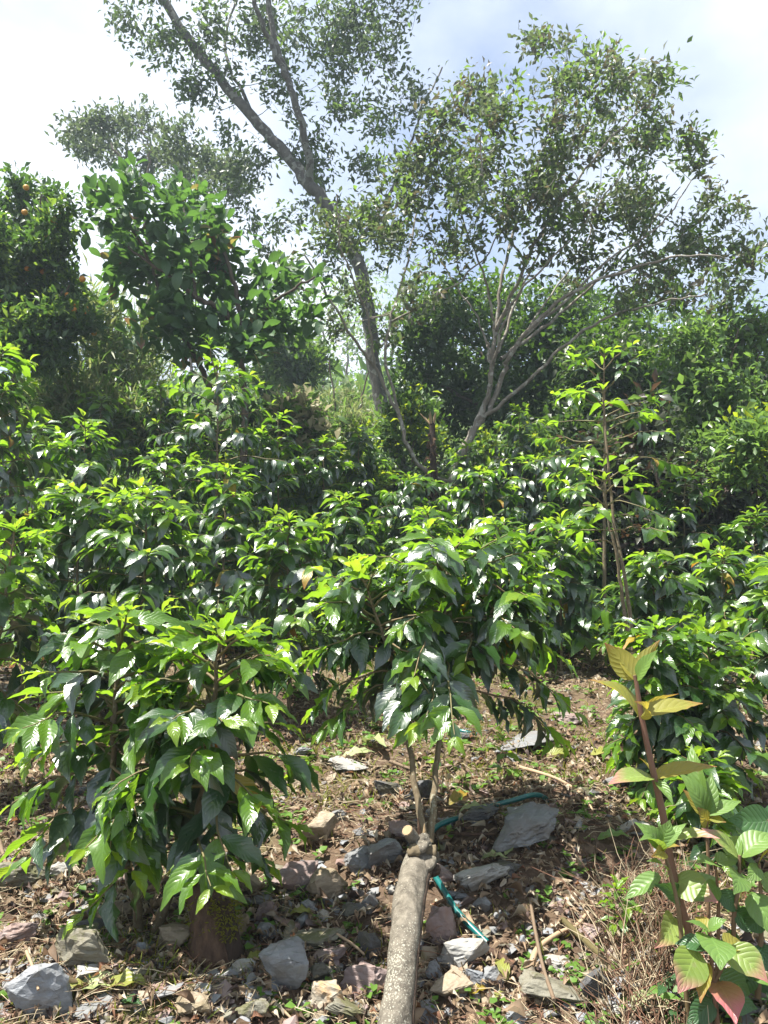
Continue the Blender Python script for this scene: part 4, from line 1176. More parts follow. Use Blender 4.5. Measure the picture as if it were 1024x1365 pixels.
weed("tall reddish-stemmed weed topped by upright yellow-green leaves, right foreground",
     [([(925, 1300), (918, 1248), (906, 1203), (894, 1150), (885, 1093), (878, 1060), (869, 1021), (856, 959), (849, 914), (846, 900)], 7.5, 2.5)],
     [((846, 904), (806, 857, .06), 34, M_W3, 'b'), ((848, 905), (880, 853, .05), 24, M_W3, 'b'), ((849, 905), (877, 866, -.06), 24, M_W1, 'l'), ((846, 906), (824, 862, .1), 18, M_W3, 'f'),
      ((851, 955), (784, 906, .03), 34, M_W3, 'u'), ((858, 954), (937, 938, .02), 36, M_W3, 'u'), ((856, 956), (905, 925, .1), 20, M_W3, 'b'), ((853, 956), (845, 935, -.1), 16, M_W3, 'f'),
      ((869, 1036), (811, 1046, -.08), 34, M_W2, 'u'), ((872, 1038), (956, 1022, .02), 28, M_W3, 'u'), ((872, 1040), (852, 1010, .1), 14, M_W3, 'b'), ((874, 1040), (898, 1075, -.05), 14, M_W1, 'f'),
      ((880, 1167), (832, 1200, -.04), 26, M_W1, 'u'), ((900, 1172), (957, 1203, -.1), 40, M_W2, 'f'), ((906, 1198), (872, 1178, -.06), 30, M_W5, 'f'), ((893, 1120), (960, 1118, -.05), 26, M_W2, 'u'),
      ((908, 1180), (962, 1172, .06), 24, M_W1, 'u'), ((898, 1222), (872, 1264, -.1), 34, M_W2, 'f')], 2.15, 1)
weed("small weed tuft with a star of ribbed green leaves against the tall reddish stem",
     [([(912, 1290), (904, 1210), (894, 1165), (884, 1132)], 3.5, 2)],
     [((882, 1130), (846, 1096, -.02), 22, M_W1, 'f'), ((881, 1128), (893, 1093, .03), 30, M_W1, 'f'), ((884, 1129), (917, 1097, .0), 22, M_W1, 'l'), ((882, 1134), (852, 1121, -.05), 22, M_W1, 'u'),
      ((884, 1134), (868, 1142, -.08), 18, M_W3, 'f'), ((884, 1135), (906, 1128, -.05), 16, M_W3, 'u'), ((890, 1160), (862, 1148), 14, M_W1, 'u')], 2.06, 2)
weed("low weed with large heart-shaped leaves blushing red at the bottom right",
     [([(955, 1350), (950, 1300), (946, 1245)], 4, 2), ([(948, 1300), (930, 1280), (926, 1265)], 2.5, 1.5), ([(952, 1310), (968, 1280), (972, 1262)], 2.5, 1.5)],
     [((944, 1247), (961, 1293, -.1), 54, M_W1, 'f'), ((927, 1266), (904, 1324, -.08), 46, M_W2, 'f'), ((970, 1265), (1024, 1310, -.06), 42, M_W2, 'f'), ((955, 1309), (981, 1366, -.1), 42, M_W4, 'f'),
      ((942, 1284), (934, 1337, -.06), 24, M_W3, 'l'), ((945, 1240), (914, 1228, -.03), 18, M_W1, 'u'), ((946, 1240), (969, 1226, -.03), 18, M_W1, 'u'), ((946, 1242), (925, 1222, .05), 16, M_W3, 'u'),
      ((944, 1262), (900, 1258, .03), 34, M_W5, 'u'), ((968, 1262), (1000, 1265, .06), 34, M_W3, 'u'), ((956, 1330), (1010, 1345, -.02), 34, M_W5, 'f'), ((952, 1335), (915, 1365, -.02), 30, M_W5, 'f'),
      ((960, 1300), (1000, 1325, .02), 34, M_W5, 'f')], 2.0, 3)
weed("leafy weed clump crowding the right edge, broad ribbed leaves on red stalks",
     [([(982, 1330), (978, 1230), (985, 1180), (986, 1140)], 4, 2), ([(1010, 1330), (1015, 1230), (1012, 1150)], 4, 2), ([(955, 1320), (958, 1220), (954, 1150)], 3, 1.6)],
     [((983, 1142), (935, 1104, .02), 34, M_W2, 'u'), ((988, 1142), (1036, 1114, .02), 36, M_W1, 'u'), ((985, 1145), (975, 1115, .1), 26, M_W1, 'b'), ((984, 1163), (978, 1192, -.08), 40, M_W1, 'f'),
      ((1002, 1192), (1036, 1255, -.08), 48, M_W1, 'f'), ((1012, 1152), (1036, 1130, -.02), 26, M_W3, 'u'), ((1012, 1156), (995, 1175, -.05), 26, M_W1, 'f'), ((954, 1152), (928, 1150, -.04), 34, M_W1, 'u'),
      ((956, 1150), (985, 1148, .04), 28, M_W1, 'u'), ((956, 1180), (925, 1200, -.04), 26, M_W1, 'f'), ((958, 1190), (988, 1215, .02), 30, M_W5, 'f'), ((980, 1215), (1010, 1240, .04), 34, M_W5, 'f'),
      ((1015, 1220), (990, 1240, -.03), 26, M_W5, 'f'), ((978, 1240), (960, 1275, .05), 26, M_W5, 'f'), ((1012, 1260), (1030, 1300, -.03), 36, M_W5, 'f'), ((1000, 1290), (985, 1330, .03), 34, M_W5, 'f'), ((1014, 1170), (1040, 1190, .02), 30, M_W1, 'f')], 2.12, 4)
weed("pale young weed top with upright light green leaves beyond the tall weed",
     [([(945, 1230), (944, 1150), (942, 1085)], 3, 2)],
     [((942, 1086), (903, 1028, .02), 26, M_W1, 'f'), ((943, 1086), (988, 1068, .0), 24, M_W1, 'u'), ((941, 1088), (910, 1052, .05), 18, M_W3, 'b'), ((942, 1085), (948, 1030, .05), 24, M_W1, 'f'),
      ((941, 1062), (922, 992, .08), 20, M_W1, 'l'), ((945, 1090), (968, 1096, -.04), 18, M_W3, 'u'), ((944, 1100), (930, 1076, -.05), 22, M_W3, 'f')], 2.35, 5)
weed("single dark smooth cupped leaf on a green stalk at the right edge",
     [([(1030, 1230), (1030, 1150), (1024, 1092)], 3, 2)],
     [((1026, 1094), (970, 1092, -.02), 44, M_W5, 'f'), ((1026, 1100), (1050, 1070, .02), 34, M_W5, 'f')], 2.2, 6)

# ------------------------------------------------------------------ stones
from mathutils import noise as mnoise
def rockmesh(seed, flat=0.55, npts=12, detail=True):
    r = random.Random(seed)
    bm = bmesh.new()
    for _ in range(npts):
        v = Vector((r.gauss(0, 1), r.gauss(0, 1), r.gauss(0, 1))).normalized()
        bm.verts.new(v * r.uniform(0.36, 0.54))
    bmesh.ops.convex_hull(bm, input=bm.verts[:])
    for v in [v for v in bm.verts if not v.link_faces]: bm.verts.remove(v)
    bmesh.ops.dissolve_limit(bm, angle_limit=R(12), verts=bm.verts[:], edges=bm.edges[:])
    bmesh.ops.bevel(bm, geom=bm.edges[:], offset=0.012, segments=1, affect='EDGES', profile=0.6)
    bmesh.ops.triangulate(bm, faces=bm.faces[:])
    if detail:
        for lim in (0.22, 0.13, 0.085):
            bmesh.ops.subdivide_edges(bm, edges=[e for e in bm.edges if e.calc_length() > lim], cuts=1)
            bmesh.ops.triangulate(bm, faces=bm.faces[:])
        bm.normal_update()
        ax = Vector((r.gauss(0, .35), r.gauss(0, .35), 1)).normalized()
        o = Vector((seed * 1.7, seed * .3, 0))
        ks = r.uniform(7, 12)
        dd = []
        for v in bm.verts:
            lay = v.co.dot(ax) * ks + mnoise.noise(v.co * 3 + o) * 0.9
            fr = lay - math.floor(lay)
            side = 1 - abs(v.normal.dot(ax))
            d = -0.045 * side * (1 if fr < 0.3 else 0) * (0.4 + mnoise.noise(v.co * 5 + o)) \
                + 0.06 * mnoise.fractal(v.co * 2.6 + o, 0.9, 2.0, 4) + 0.022 * mnoise.noise(v.co * 12 + o)
            dd.append(d)
        for v, d in zip(bm.verts, dd): v.co += v.normal * d
    lo = Vector((min(v.co[i] for v in bm.verts) for i in range(3))); hi = Vector((max(v.co[i] for v in bm.verts) for i in range(3)))
    for v in bm.verts:
        v.co = Vector(((v.co[i] - (lo[i] + hi[i]) / 2) / (hi[i] - lo[i])) for i in range(3))
    me = bpy.data.meshes.new("stone")
    bm.to_mesh(me); bm.free()
    return me
_rk = {}
def rockproto(k, mat):
    if (k, mat) not in _rk:
        if k not in _rk: _rk[k] = rockmesh(500 + k)
        me = _rk[k].copy(); me.materials.append(ROCKS[mat]); _rk[(k, mat)] = me
    return _rk[(k, mat)]

taken = []
def stone(px, py, w, h, mat, label, seed, tilt=0.0, name="stone", group="stones on the slope"):
    r = random.Random(seed)
    g0 = PG(px, py + h * 0.30)
    s = g0.y / FPX * 1.02
    sx = w * s * 0.94; sy = sx * 0.62
    sz = max(0.025, min(h * s * 0.9, (h * s - sy * 0.30) * 1.15))
    sz = max(sz, h * s * 0.55)
    o = bpy.data.objects.new(name, rockproto(seed % 22, mat))
    o.scale = (sx * 1.1, sy * 1.1, sz)
    o.rotation_euler = (R(r.uniform(-8, 14)), R(tilt + r.uniform(-9, 9)), R(r.uniform(-16, 16)) + (math.pi if r.random() < .5 else 0))
    gz = h1(g0.x, g0.y + sy * .3)
    o.location = (g0.x, g0.y + sy * 0.35, gz + sz * 0.36)
    COL.objects.link(o)
    tag(o, label, "stone", group)
    taken.append((px, py, max(w, h)))
    return o
ST = [
 (48, 1335, 84, 74, 'blue', "big smooth blue-grey slab in the bottom left corner with a twig across it"),
 (106, 1284, 84, 62, 'olive', "greenish-grey boulder left of the mossy stump, above the bottom slab"),
 (120, 1246, 56, 34, 'dark', "dark stone resting behind the greenish-grey boulder at left"),
 (116, 1310, 36, 26, 'pale', "small pale angular stone in front of the greenish-grey boulder"),
 (16, 1256, 54, 40, 'pink', "brownish stone cut by the left edge above the blue slab"),
 (112, 1357, 70, 26, 'slate', "grey stone at the bottom edge below the fallen green leaves"),
 (108, 1219, 52, 20, 'blue', "flat bluish stone in shade under the left coffee bush"),
 (146, 1222, 40, 30, 'tan', "brown shaded stone beneath the left coffee bush"),
 (76, 1166, 36, 26, 'pale', "pale sunlit stone among litter left of the foreground bush"),
 (20, 1176, 62, 44, 'olive', "olive-grey boulder at the left edge under hanging leaves"),
 (184, 1272, 30, 24, 'blue', "small bluish stone before the left bush stems"),
 (236, 1258, 56, 50, 'tan', "shaded brown stone just left of the mossy stump"),
 (376, 1306, 62, 72, 'slate', "upright grey angular rock alone on bare soil right of the mossy stump"),
 (412, 1258, 86, 32, 'olive', "long flat grey-green slab above the upright angular rock"),
 (357, 1247, 28, 22, 'slate', "small grey block left of the long flat slab"),
 (330, 1187, 40, 30, 'tan', "rounded brown stone beside the foreground bush's lowest leaves"),
 (394, 1180, 62, 42, 'pink', "purple-pink rock tilted in the sun uphill of the long slab"),
 (436, 1190, 54, 50, 'tan', "beige broken slab right of the purple-pink rock"),
 (474, 1218, 34, 28, 'dark', "dark blocky stone left of the big cut stump's middle"),
 (493, 1210, 20, 34, 'slate', "narrow pointed grey stone beside the big cut stump"),
 (412, 1216, 22, 24, 'blue', "thin blue slate flake below the purple-pink rock"),
 (428, 1224, 22, 16, 'pale', "pale chip next to the blue slate flake"),
 (424, 1308, 36, 28, 'dark', "dark green-grey stone right of the upright angular rock"),
 (440, 1342, 52, 44, 'ochre', "orange-stained rock at the bottom left of the big cut stump"),
 (486, 1318, 66, 46, 'pink', "brown rock leaning on the left foot of the big cut stump"),
 (468, 1357, 76, 30, 'olive', "grey stone at the bottom edge touching the cut stump"),
 (438, 1280, 46, 24, 'pink', "flat pinkish stone right of the long flat slab"),
 (492, 1268, 30, 44, 'dark', "dark upright stone left of the cut stump, above the brown rock"),
 (318, 1246, 30, 40, 'tan', "moss-edged stone right against the mossy stump"),
 (355, 1222, 26, 32, 'pink', "small rusty stone standing above the small grey block"),
 (700, 1122, 100, 56, 'slate', "largest grey rock on the bank, just below the green hose"),
 (646, 1178, 86, 40, 'pale', "wide pale grey slab in front of the largest grey rock"),
 (590, 1242, 42, 50, 'pink', "upright pinkish stone between the cut stump and the hose end"),
 (622, 1282, 64, 46, 'pale', "pale striped stone below the end of the hose"),
 (602, 1326, 54, 32, 'tan', "flat round tan stone right of the cut stump's foot"),
 (637, 1314, 32, 26, 'blue', "blue slate flake right of the flat round tan stone"),
 (662, 1312, 32, 30, 'slate', "grey stone right of the blue slate flake"),
 (742, 1290, 50, 22, 'pale', "pale flat slate lying in straw beyond the thin bare stick"),
 (734, 1248, 22, 9, 'blue', "bright sliver of slate above the pale flat slate"),
 (698, 1262, 12, 24, 'blue', "tiny pale blue flake standing right of the hose end"),
 (738, 1332, 78, 44, 'olive', "layered grey-green rock at the bottom between straw and weeds"),
 (796, 1326, 40, 50, 'dark', "dark blue-black rock right of the layered rock"),
 (796, 1252, 42, 26, 'pink', "cracked purple-grey slab beside the dry stalks"),
 (572, 1356, 52, 26, 'slate', "grey stone at the bottom edge right of the cut stump"),
 (580, 1302, 22, 34, 'slate', "slim grey stone against the right side of the cut stump"),
 (582, 1172, 44, 28, 'pink', "reddish stone behind the cut stump's knotty top"),
 (672, 1166, 46, 22, 'dark', "dark stone wedged under the largest grey rock"),
 (512, 1152, 46, 44, 'slate', "grey stone block left of the cut stump's knotty top"),
 (536, 1118, 40, 32, 'pink', "dim brown stone behind the sawn side stub"),
 (424, 1117, 52, 46, 'tan', "tan boulder on the bank right of the foreground bush"),
 (480, 1158, 46, 32, 'slate', "grey stone left of the stone block near the stump top"),
 (702, 992, 96, 22, 'slate', "long flat grey slab half buried on the upper bank"),
 (640, 1090, 50, 26, 'dark', "dark stone under the hose behind the two coffee stems"),
 (828, 1046, 48, 26, 'slate', "grey slab on the bank left of the tall weed"),
 (780, 1060, 34, 18, 'olive', "small olive stone on the bank above the largest rock"),
 (466, 1028, 58, 22, 'pale', "pale flat stone on the bank behind the stump-grown plant"),
 (940, 972, 40, 16, 'pale', "pale broken stones' top slab beside the right coffee bush"),
 (520, 1060, 44, 30, 'dark', "dark mossy stone left of the two coffee stems"),
 (560, 1062, 40, 34, 'dark', "dark stone right behind the two coffee stems"),
 (760, 960, 44, 20, 'pink', "purplish stone on the upper bank right of the stump-grown plant"),
 (610, 985, 36, 16, 'dark', "dark stone under the upper loop of hose"),
 (996, 1050, 44, 22, 'olive', "olive stone on the bank at the right edge"),
 (60, 905, 50, 24, 'olive', "shaded stone on the bank at left behind the foreground bush"),
 (848, 1110, 40, 18, 'pale', "pale stone in litter left of the star-leaved weed tuft"),
 (745, 1180, 34, 16, 'tan', "small tan stone right of the wide pale slab"),
 (385, 1050, 40, 26, 'tan', "brown stone under the right tips of the foreground bush"),
 (450, 1090, 30, 20, 'slate', "small grey stone above and right of the tan boulder"),
]
for k, (px, py, w, h, mt, lab) in enumerate(ST):
    stone(px, py, w, h, mt, lab, 11 + k * 3, tilt=[-14, 8, -4, 16, 0][k % 5])

SZ = {'a': "hand-sized", 'b': "small", 'c': "tiny"}
CN = {'slate': "grey", 'blue': "blue-grey", 'olive': "olive-grey", 'pink': "purplish", 'tan': "tan", 'pale': "pale", 'dark': "dark", 'ochre': "rusty"}
LM = [("cut stump", 540, 1250), ("hose end", 650, 1268), ("largest grey rock", 700, 1122), ("mossy stump", 290, 1240), ("upright angular rock", 376, 1306), ("blue slab in the left corner", 48, 1335),
      ("two coffee stems", 565, 1070), ("tall weed's foot", 918, 1250), ("purple-pink rock", 394, 1180), ("pale flat slate", 742, 1290), ("foreground bush's stems", 215, 1180), ("tan boulder", 424, 1117), ("long half-buried slab", 702, 992),
      ("layered rock", 738, 1332), ("wide pale slab", 646, 1178), ("grey slab on the bank", 828, 1046), ("upper hose loop", 612, 968), ("orange-stained rock", 440, 1342), ("striped stone", 622, 1282), ("cracked purple slab", 796, 1252)]
used = set(s[5] for s in ST)
r = random.Random(42)
cnt = 0; tries = 0
while cnt < 215 and tries < 6000:
    tries += 1
    px = r.uniform(0, 1010); py = r.uniform(955, 1362) if r.random() < .8 else r.uniform(1120, 1362)
    if vnoise(px / 90, py / 60, 5) < 0.36: continue
    sc_ = 0.68 + (py - 950) / 420 * 0.65
    w = r.choice([12, 14, 16, 18, 22, 26, 32] if not (px < 520 and py > 1160) else [16, 20, 24, 30, 36, 42]) * sc_; h = w * r.uniform(0.34, 0.72)
    if any(abs(px - t[0]) < (t[2] + w) * 0.42 and abs(py - t[1]) < (t[2] + w) * 0.30 for t in taken): continue
    mt = r.choice(['slate', 'slate', 'blue', 'olive', 'pink', 'tan', 'tan', 'pale', 'dark', 'pink'])
    ds = sorted((math.hypot(px - x, (py - y) * 1.2), nm, x, y) for nm, x, y in LM)
    sz = 'a' if w > 21 else 'b' if w > 13 else 'c'
    def rel(x, y):
        dx, dy = px - x, py - y
        if abs(dx) > abs(dy) * 2.2: return "right of" if dx > 0 else "left of"
        if abs(dy) > abs(dx) * 2.2: return "below" if dy > 0 else "above"
        return ("below and " if dy > 0 else "above and ") + ("right of" if dx > 0 else "left of")
    lab = None
    for dist_, nm, x, y in ds[:4]:
        far = "just " if dist_ < 60 else "well " if dist_ > 130 else ""
        for adj in ("stone", "flat stone" if h < w * .7 else "chunky stone"):
            q = f"{SZ[sz]} {CN[mt]} {adj} {far}{rel(x, y)} the {nm}"
            if q not in used: lab = q; break
        if lab: break
    if not lab: continue
    used.add(lab)
    stone(px, py, w, h, mt, lab, 900 + tries, tilt=r.uniform(-20, 20))
    cnt += 1

# ------------------------------------------------------------------ hose
def ground_line(pp, lift=0.012, n=40):
    w = [np.array(PG(*q)) + np.array([0, -0.01, lift]) for q in pp]
    return bez(w, n)
pts = [np.array(PG(*q)) + np.array([0, 0, l]) for q, l in [((738, 1062), -.03), ((716, 1073), .04), ((690, 1086), .075), ((650, 1102), .075), ((612, 1110), .055), ((582, 1115), .035), ((568, 1140), .03), ((574, 1168), .03), ((590, 1198), .035), ((612, 1233), .035), ((650, 1271), .03)]]
for i in range(2, 5):                      # the upper run lies straight across the stones
    f = (i - 1) / 4.0
    pts[i] = pts[1] * (1 - f) + pts[5] * f + np.array([0, 0, 0.012 * math.sin(math.pi * f)])
c = bez(pts, 70)
root = empty("garden_hose", tuple(float(q) for q in pts[-1]))
tag(root, "teal garden hose looping behind the cut stump and ending among stones", "hose", "pieces of green hose")
mb = MB(); tube(mb, c, 0.0102, 12, 0, False); mb.build("hose_tube", M_HOSE, root)
d = c[-1] - c[-2]; d /= np.linalg.norm(d)
mb = MB(); tube(mb, np.array([c[-1] - d * .004, c[-1] + d * .002, c[-1] + d * .002, c[-1] - d * .012]), [0.0088, 0.0088, 0.0062, 0.0060], 12, 0, True); mb.build("open_end", M_BARK_DARK, root)
mb = MB(); tube(mb, bez([P(592, 950, 4.2), P(594, 962, 4.1), P(604, 971, 4.05), P(618, 975, 4.0), P(636, 979, 3.98)], 24), 0.0095, 10, 0, True)
o = mb.build("garden_hose", M_HOSE); tag(o, "short visible length of teal hose high on the bank under the coffee leaves", "hose", "pieces of green hose")

# ------------------------------------------------------------------ mossy stump by the left bush
def mossy():
    b = PG(292, 1285)
    root = empty("mossy_stump", tuple(b)); tag(root, "rotten dark stump with yellow moss at the right foot of the foreground bush", "stump")
    Yb = b.y
    c = bez([P(284, 1300, Yb), P(280, 1240, Yb + .02), P(268, 1190, Yb + .05), P(256, 1165, Yb + .08)], 16)
    mb = MB(); tube(mb, c, np.linspace(34, 12, 16) / FPX * Yb, 18, 0, True, 0.45, 3); mb.build("trunk", M_ROT, root)
    c2 = bez([P(304, 1300, Yb), P(304, 1250, Yb), P(299, 1200, Yb + .02)], 12)
    mb = MB(); tube(mb, c2, np.linspace(22, 9, 12) / FPX * Yb, 14, 0, True, 0.4, 6); mb.build("root_spur", M_BARK_DARK, root)
    r = random.Random(6); mb = MB(); Ms = []
    for k in range(1100):
        cc, rad = (c2, 16) if r.random() < .7 else (c, 24)
        q = cc[r.randrange(2, len(cc))]; a = r.uniform(math.pi * 0.9, math.pi * 2.1); rr_ = rad / FPX * Yb * r.uniform(.8, 1.1)
        dv = np.array([math.cos(a), math.sin(a), r.uniform(-.2, .4)])
        if vnoise(q[2] * 22 + a, a * 1.5, 2) < .42: continue
        Ms.append(frame(q + dv * rr_, dv * .6 + np.array([r.uniform(-.8, .8), r.uniform(-.5, .3), r.uniform(-.7, .5)]), dv + np.array([r.uniform(-.6, .6), 0, r.uniform(-.6, .6)]), r.uniform(.008, .018), .6))
    mb.inst(PS[0], np.array(Ms), [0] * len(Ms)); mb.build("moss", M_MOSS, root)['kind'] = 'stuff'
mossy()

# ------------------------------------------------------------------ sticks and fallen leaves
def stick(pp, r0, r1, mat, label, lift=0.012, sides=7, name="stick"):
    w = []
    for q in pp:
        p = np.array(PG(q[0], q[1])) + np.array([0, -0.012, lift + (q[2] if len(q) > 2 else 0)])
        w.append(p)
    c = bez(w, 24); Yb = w[0][1]
    mb = MB(); tube(mb, c, np.linspace(r0, r1, 24) / FPX * Yb, sides, 0, True, 0.2, int(pp[0][0]))
    o = mb.build(name, mat); tag(o, label, "stick", "sticks on the ground"); return o
stick([(586, 1290), (606, 1272), (630, 1240), (690, 1262), (700, 1268)][0:1] + [(598, 1300)], 1, 1, M_TWIG, "short stub of twig by the slim grey stone right of the cut stump")
stick([(706, 1298), (716, 1272), (742, 1252), (768, 1240), (783, 1222)], 4.5, 2.5, M_TWIG_PALE, "curved peeled pinkish branch on the slope left of the dry stalks", .02)
stick([(748, 1236), (775, 1262), (800, 1285)], 4.0, 4.0, M_TWIG_GREEN, "straight dark mossy stick lying left of the dry stalks", .03)
stick([(706, 1222), (712, 1260), (722, 1310), (738, 1362)], 2.0, 2.2, M_TWIG, "thin bare grey stick pointing to the bottom of the slope", .06)
stick([(640, 1268), (668, 1278), (690, 1302), (708, 1322)], 6, 2.5, M_ROT, "reddish root running down from the hose end", .01)
stick([(36, 1308), (44, 1330), (52, 1362)], 2.2, 1.6, M_TWIG_PALE, "pale twig lying across the blue corner slab", .085)
stick([(150, 1346), (190, 1340), (218, 1326), (252, 1321)], 2.2, 1.2, M_TWIG_PALE, "long thin pale twig on the dark soil at lower left", .01)
stick([(64, 1302), (72, 1278), (80, 1252)], 2.2, 1.6, M_TWIG, "thin reddish twig leaning before the greenish-grey boulder", .02)
stick([(768, 1010), (790, 1030), (812, 1056)], 2.4, 1.6, M_TWIG_PALE, "pale twig lying down the bank left of the tall weed", .01)
stick([(690, 1030), (740, 1046), (775, 1068), (790, 1090)], 2.4, 1.0, M_TWIG_PALE, "arched straw-coloured twig on the bank above the largest rock", .03)
stick([(430, 1248), (448, 1256), (470, 1270), (486, 1284)], 2.2, 1.4, M_TWIG_PALE, "curved tan twig right of the long flat slab", .03)
stick([(388, 1272), (404, 1266), (426, 1260)], 2.0, 1.4, M_TWIG, "brown twig resting under the long flat slab", .02)
stick([(590, 1112), (620, 1118), (660, 1118)], 3.0, 2.0, M_ROT, "brown rotten stick beneath the hose", .02)
stick([(520, 1020), (560, 1032), (612, 1024)], 2.4, 1.4, M_TWIG, "grey stick across the bank behind the two coffee stems", .02)
stick([(830, 1020), (870, 1012), (900, 1016)], 2.4, 1.4, M_TWIG_PALE, "pale stick on the bank behind the tall weed's stem", .02)
stick([(350, 1355), (366, 1340), (395, 1365)], 2.4, 1.4, M_TWIG_PALE, "forked pale twig at the bottom under the upright angular rock", .01)
stick([(0, 1130), (6, 1150), (12, 1172)], 3, 2, M_TWIG, "dark short twig standing at the left edge", .03)

def fallen(px, py, lpx, ang, mat, label, wid=1.0, key='pd', protos=None):
    p = np.array(PG(px, py)); L_ = lpx / FPX * p[1] * 1.1
    a = R(ang)
    d = np.array([math.cos(a), math.sin(a), 0.12]); nn = np.array([0.1, -.35, 1.0])
    i = int(px) % 8
    pr = PC_HI[i]
    o = bpy.data.objects.new("fallen_leaf", leafmesh(('pch', i), pr, mat))
    m = np.eye(4); m[:3] = frame(p + np.array([0, 0, .02]) - d * L_ / 2, d, nn, L_, wid)
    o.matrix_world = Matrix(m.tolist()); COL.objects.link(o)
    tag(o, label, "fallen leaf", "fallen leaves")
FL = [(92, 1330, 46, 20, M_FALLEN, "crumpled yellow-green fallen leaf right of the blue corner slab"), (135, 1326, 60, -5, M_FALLENP, "long pale green fallen leaf on dark soil at lower left"),
      (172, 1326, 62, -12, M_FALLEN, "olive fallen leaf tapering right of the long pale green one"), (175, 1348, 34, -30, M_W5, "small dark green fallen leaf below the olive one"),
      (340, 1288, 34, 60, M_FALLEN, "narrow yellow-green leaf lying left of the upright angular rock"), (404, 1228, 36, -25, M_FALLEN, "olive fallen leaf on the uphill side of the long flat slab"),
      (668, 1302, 40, 100, M_FALLEN, "lemon-yellow leaf standing below the hose end"), (666, 1336, 20, 20, M_FALLEN, "small yellow leaf among stones right of the tan round stone"),
      (640, 1332, 26, 10, M_AGED, "orange-yellow leaf between blue slate flake and straw"), (305, 1118, 40, 30, M_FALLEN, "bright yellow leaf glowing under the foreground bush's right side"),
      (395, 1030, 50, 80, M_FALLENP, "pale fallen leaf hanging on the bank right of the foreground bush"), (500, 1000, 54, -60, M_FALLENP, "wide pale green fallen leaf left of the two coffee stems"),
      (478, 1012, 40, 10, M_FALLENP, "pale curled leaf lying on the bank behind the stump-grown plant"), (636, 1090, 46, -30, M_FALLENP, "pale green leaf lying just above the hose"),
      (612, 1072, 40, 50, M_AGED, "orange leaf on the bank right of the two coffee stems"), (745, 1012, 30, 10, M_FALLEN, "yellowish leaf on the upper bank"), (802, 1008, 34, 30, M_FALLEN, "yellow-green leaf on the bank left of the tall weed"),
      (680, 1140, 30, 60, M_FALLENP, "pale pair-like leaf leaning on the largest grey rock"), (660, 1152, 32, -20, M_FALLENP, "pale green leaf below the largest grey rock"),
      (820, 1125, 40, -10, M_W1, "green leaf lying on litter left of the star-leaved weed"), (856, 1345, 40, 40, M_FALLENP, "withered pale leaf at the bottom under the weeds"), (885, 1352, 36, -30, M_FALLENP, "withered cream leaf at the bottom right under the weeds")]
for f in FL: fallen(*f)

# ------------------------------------------------------------------ litter, straw, gravel, moss, small plants (uncountable)
npr = np.random.RandomState(21)
def scatter_xy(n, dens_fn=None, y0=1.75, y1=6.5):
    xs = []; ys = []
    while len(xs) < n:
        y = y0 + (y1 - y0) * npr.random(n * 2) ** 1.45
        x = (npr.random(n * 2) * 2 - 1) * y * 0.56
        if dens_fn is not None:
            k = npr.random(n * 2) < dens_fn(x, y)
            x, y = x[k], y[k]
        xs += list(x); ys += list(y)
    x = np.array(xs[:n]); y = np.array(ys[:n])
    return x, y, H(x, y)
def soft(x, y, s, f=2.5, lo=0.42, hi=0.6):
    return np.clip((vnoise(x * f, y * f, s) * .6 + vnoise(x * f * 3, y * f * 3, s + 1) * .4 - lo) / (hi - lo), 0.06, 1)

mb = MB()
n = 19000
x, y, z = scatter_xy(n, lambda a, b: soft(a, b, 61, lo=.3, hi=.55) * np.clip(.45 + (b - 2.2) * .6, .45, 1))
sx = []; sy = []; sz = []
for o in [q for q in COL.objects if q.name.startswith("stone")]:
    for k in range(14):
        an = npr.uniform(0, 6.28); q = npr.uniform(.85, 1.25)
        a = o.location.x + math.cos(an) * o.scale.x * .5 * q; b = o.location.y + math.sin(an) * o.scale.y * .5 * q
        sx.append(a); sy.append(b); sz.append(h1(a, b) + npr.uniform(0, .2) * min(.06, o.scale.z))
x = np.concatenate([x, sx]); y = np.concatenate([y, sy]); z = np.concatenate([z, sz]); n = len(x)
for pi in range(len(PDRY)):
    s = slice(pi, n, len(PDRY))
    Ms = []; mi = []
    for a, b, c in zip(x[s], y[s], z[s]):
        an = npr.uniform(0, 6.28)
        d = np.array([math.cos(an), math.sin(an), npr.uniform(-.3, .6)])
        Ms.append(frame(np.array([a, b, c + npr.uniform(0.0, .022)]), d, np.array([0, -.2, 1.]) + npr.normal(0, .5, 3), npr.uniform(.010, .040) * (1.0 + 0.1 * (b - 2)), npr.uniform(.5, 1.1)))
        mi.append(npr.choice(5, p=[.33, .20, .16, .04, .27]))
    mb.inst(PDRY[pi], np.array(Ms), mi)
x, y, z = scatter_xy(220, None)
Ms = []; mi = []
for a, b, c in zip(x, y, z):
    an = npr.uniform(0, 6.28)
    Ms.append(frame(np.array([a, b, c + npr.uniform(.005, .03)]), np.array([math.cos(an), math.sin(an), npr.uniform(-.25, .4)]), np.array([0, -.3, 1.]) + npr.normal(0, .4, 3), npr.uniform(.04, .07), npr.uniform(.6, 1.1)))
    mi.append(npr.choice(5, p=[.32, .34, .20, .0, .14]))
mb.inst(PDRY[4], np.array(Ms), mi)
o = mb.build("leaf_litter", M_DRY); tag(o, "dry brown and tan leaf litter covering the slope", kind='stuff')

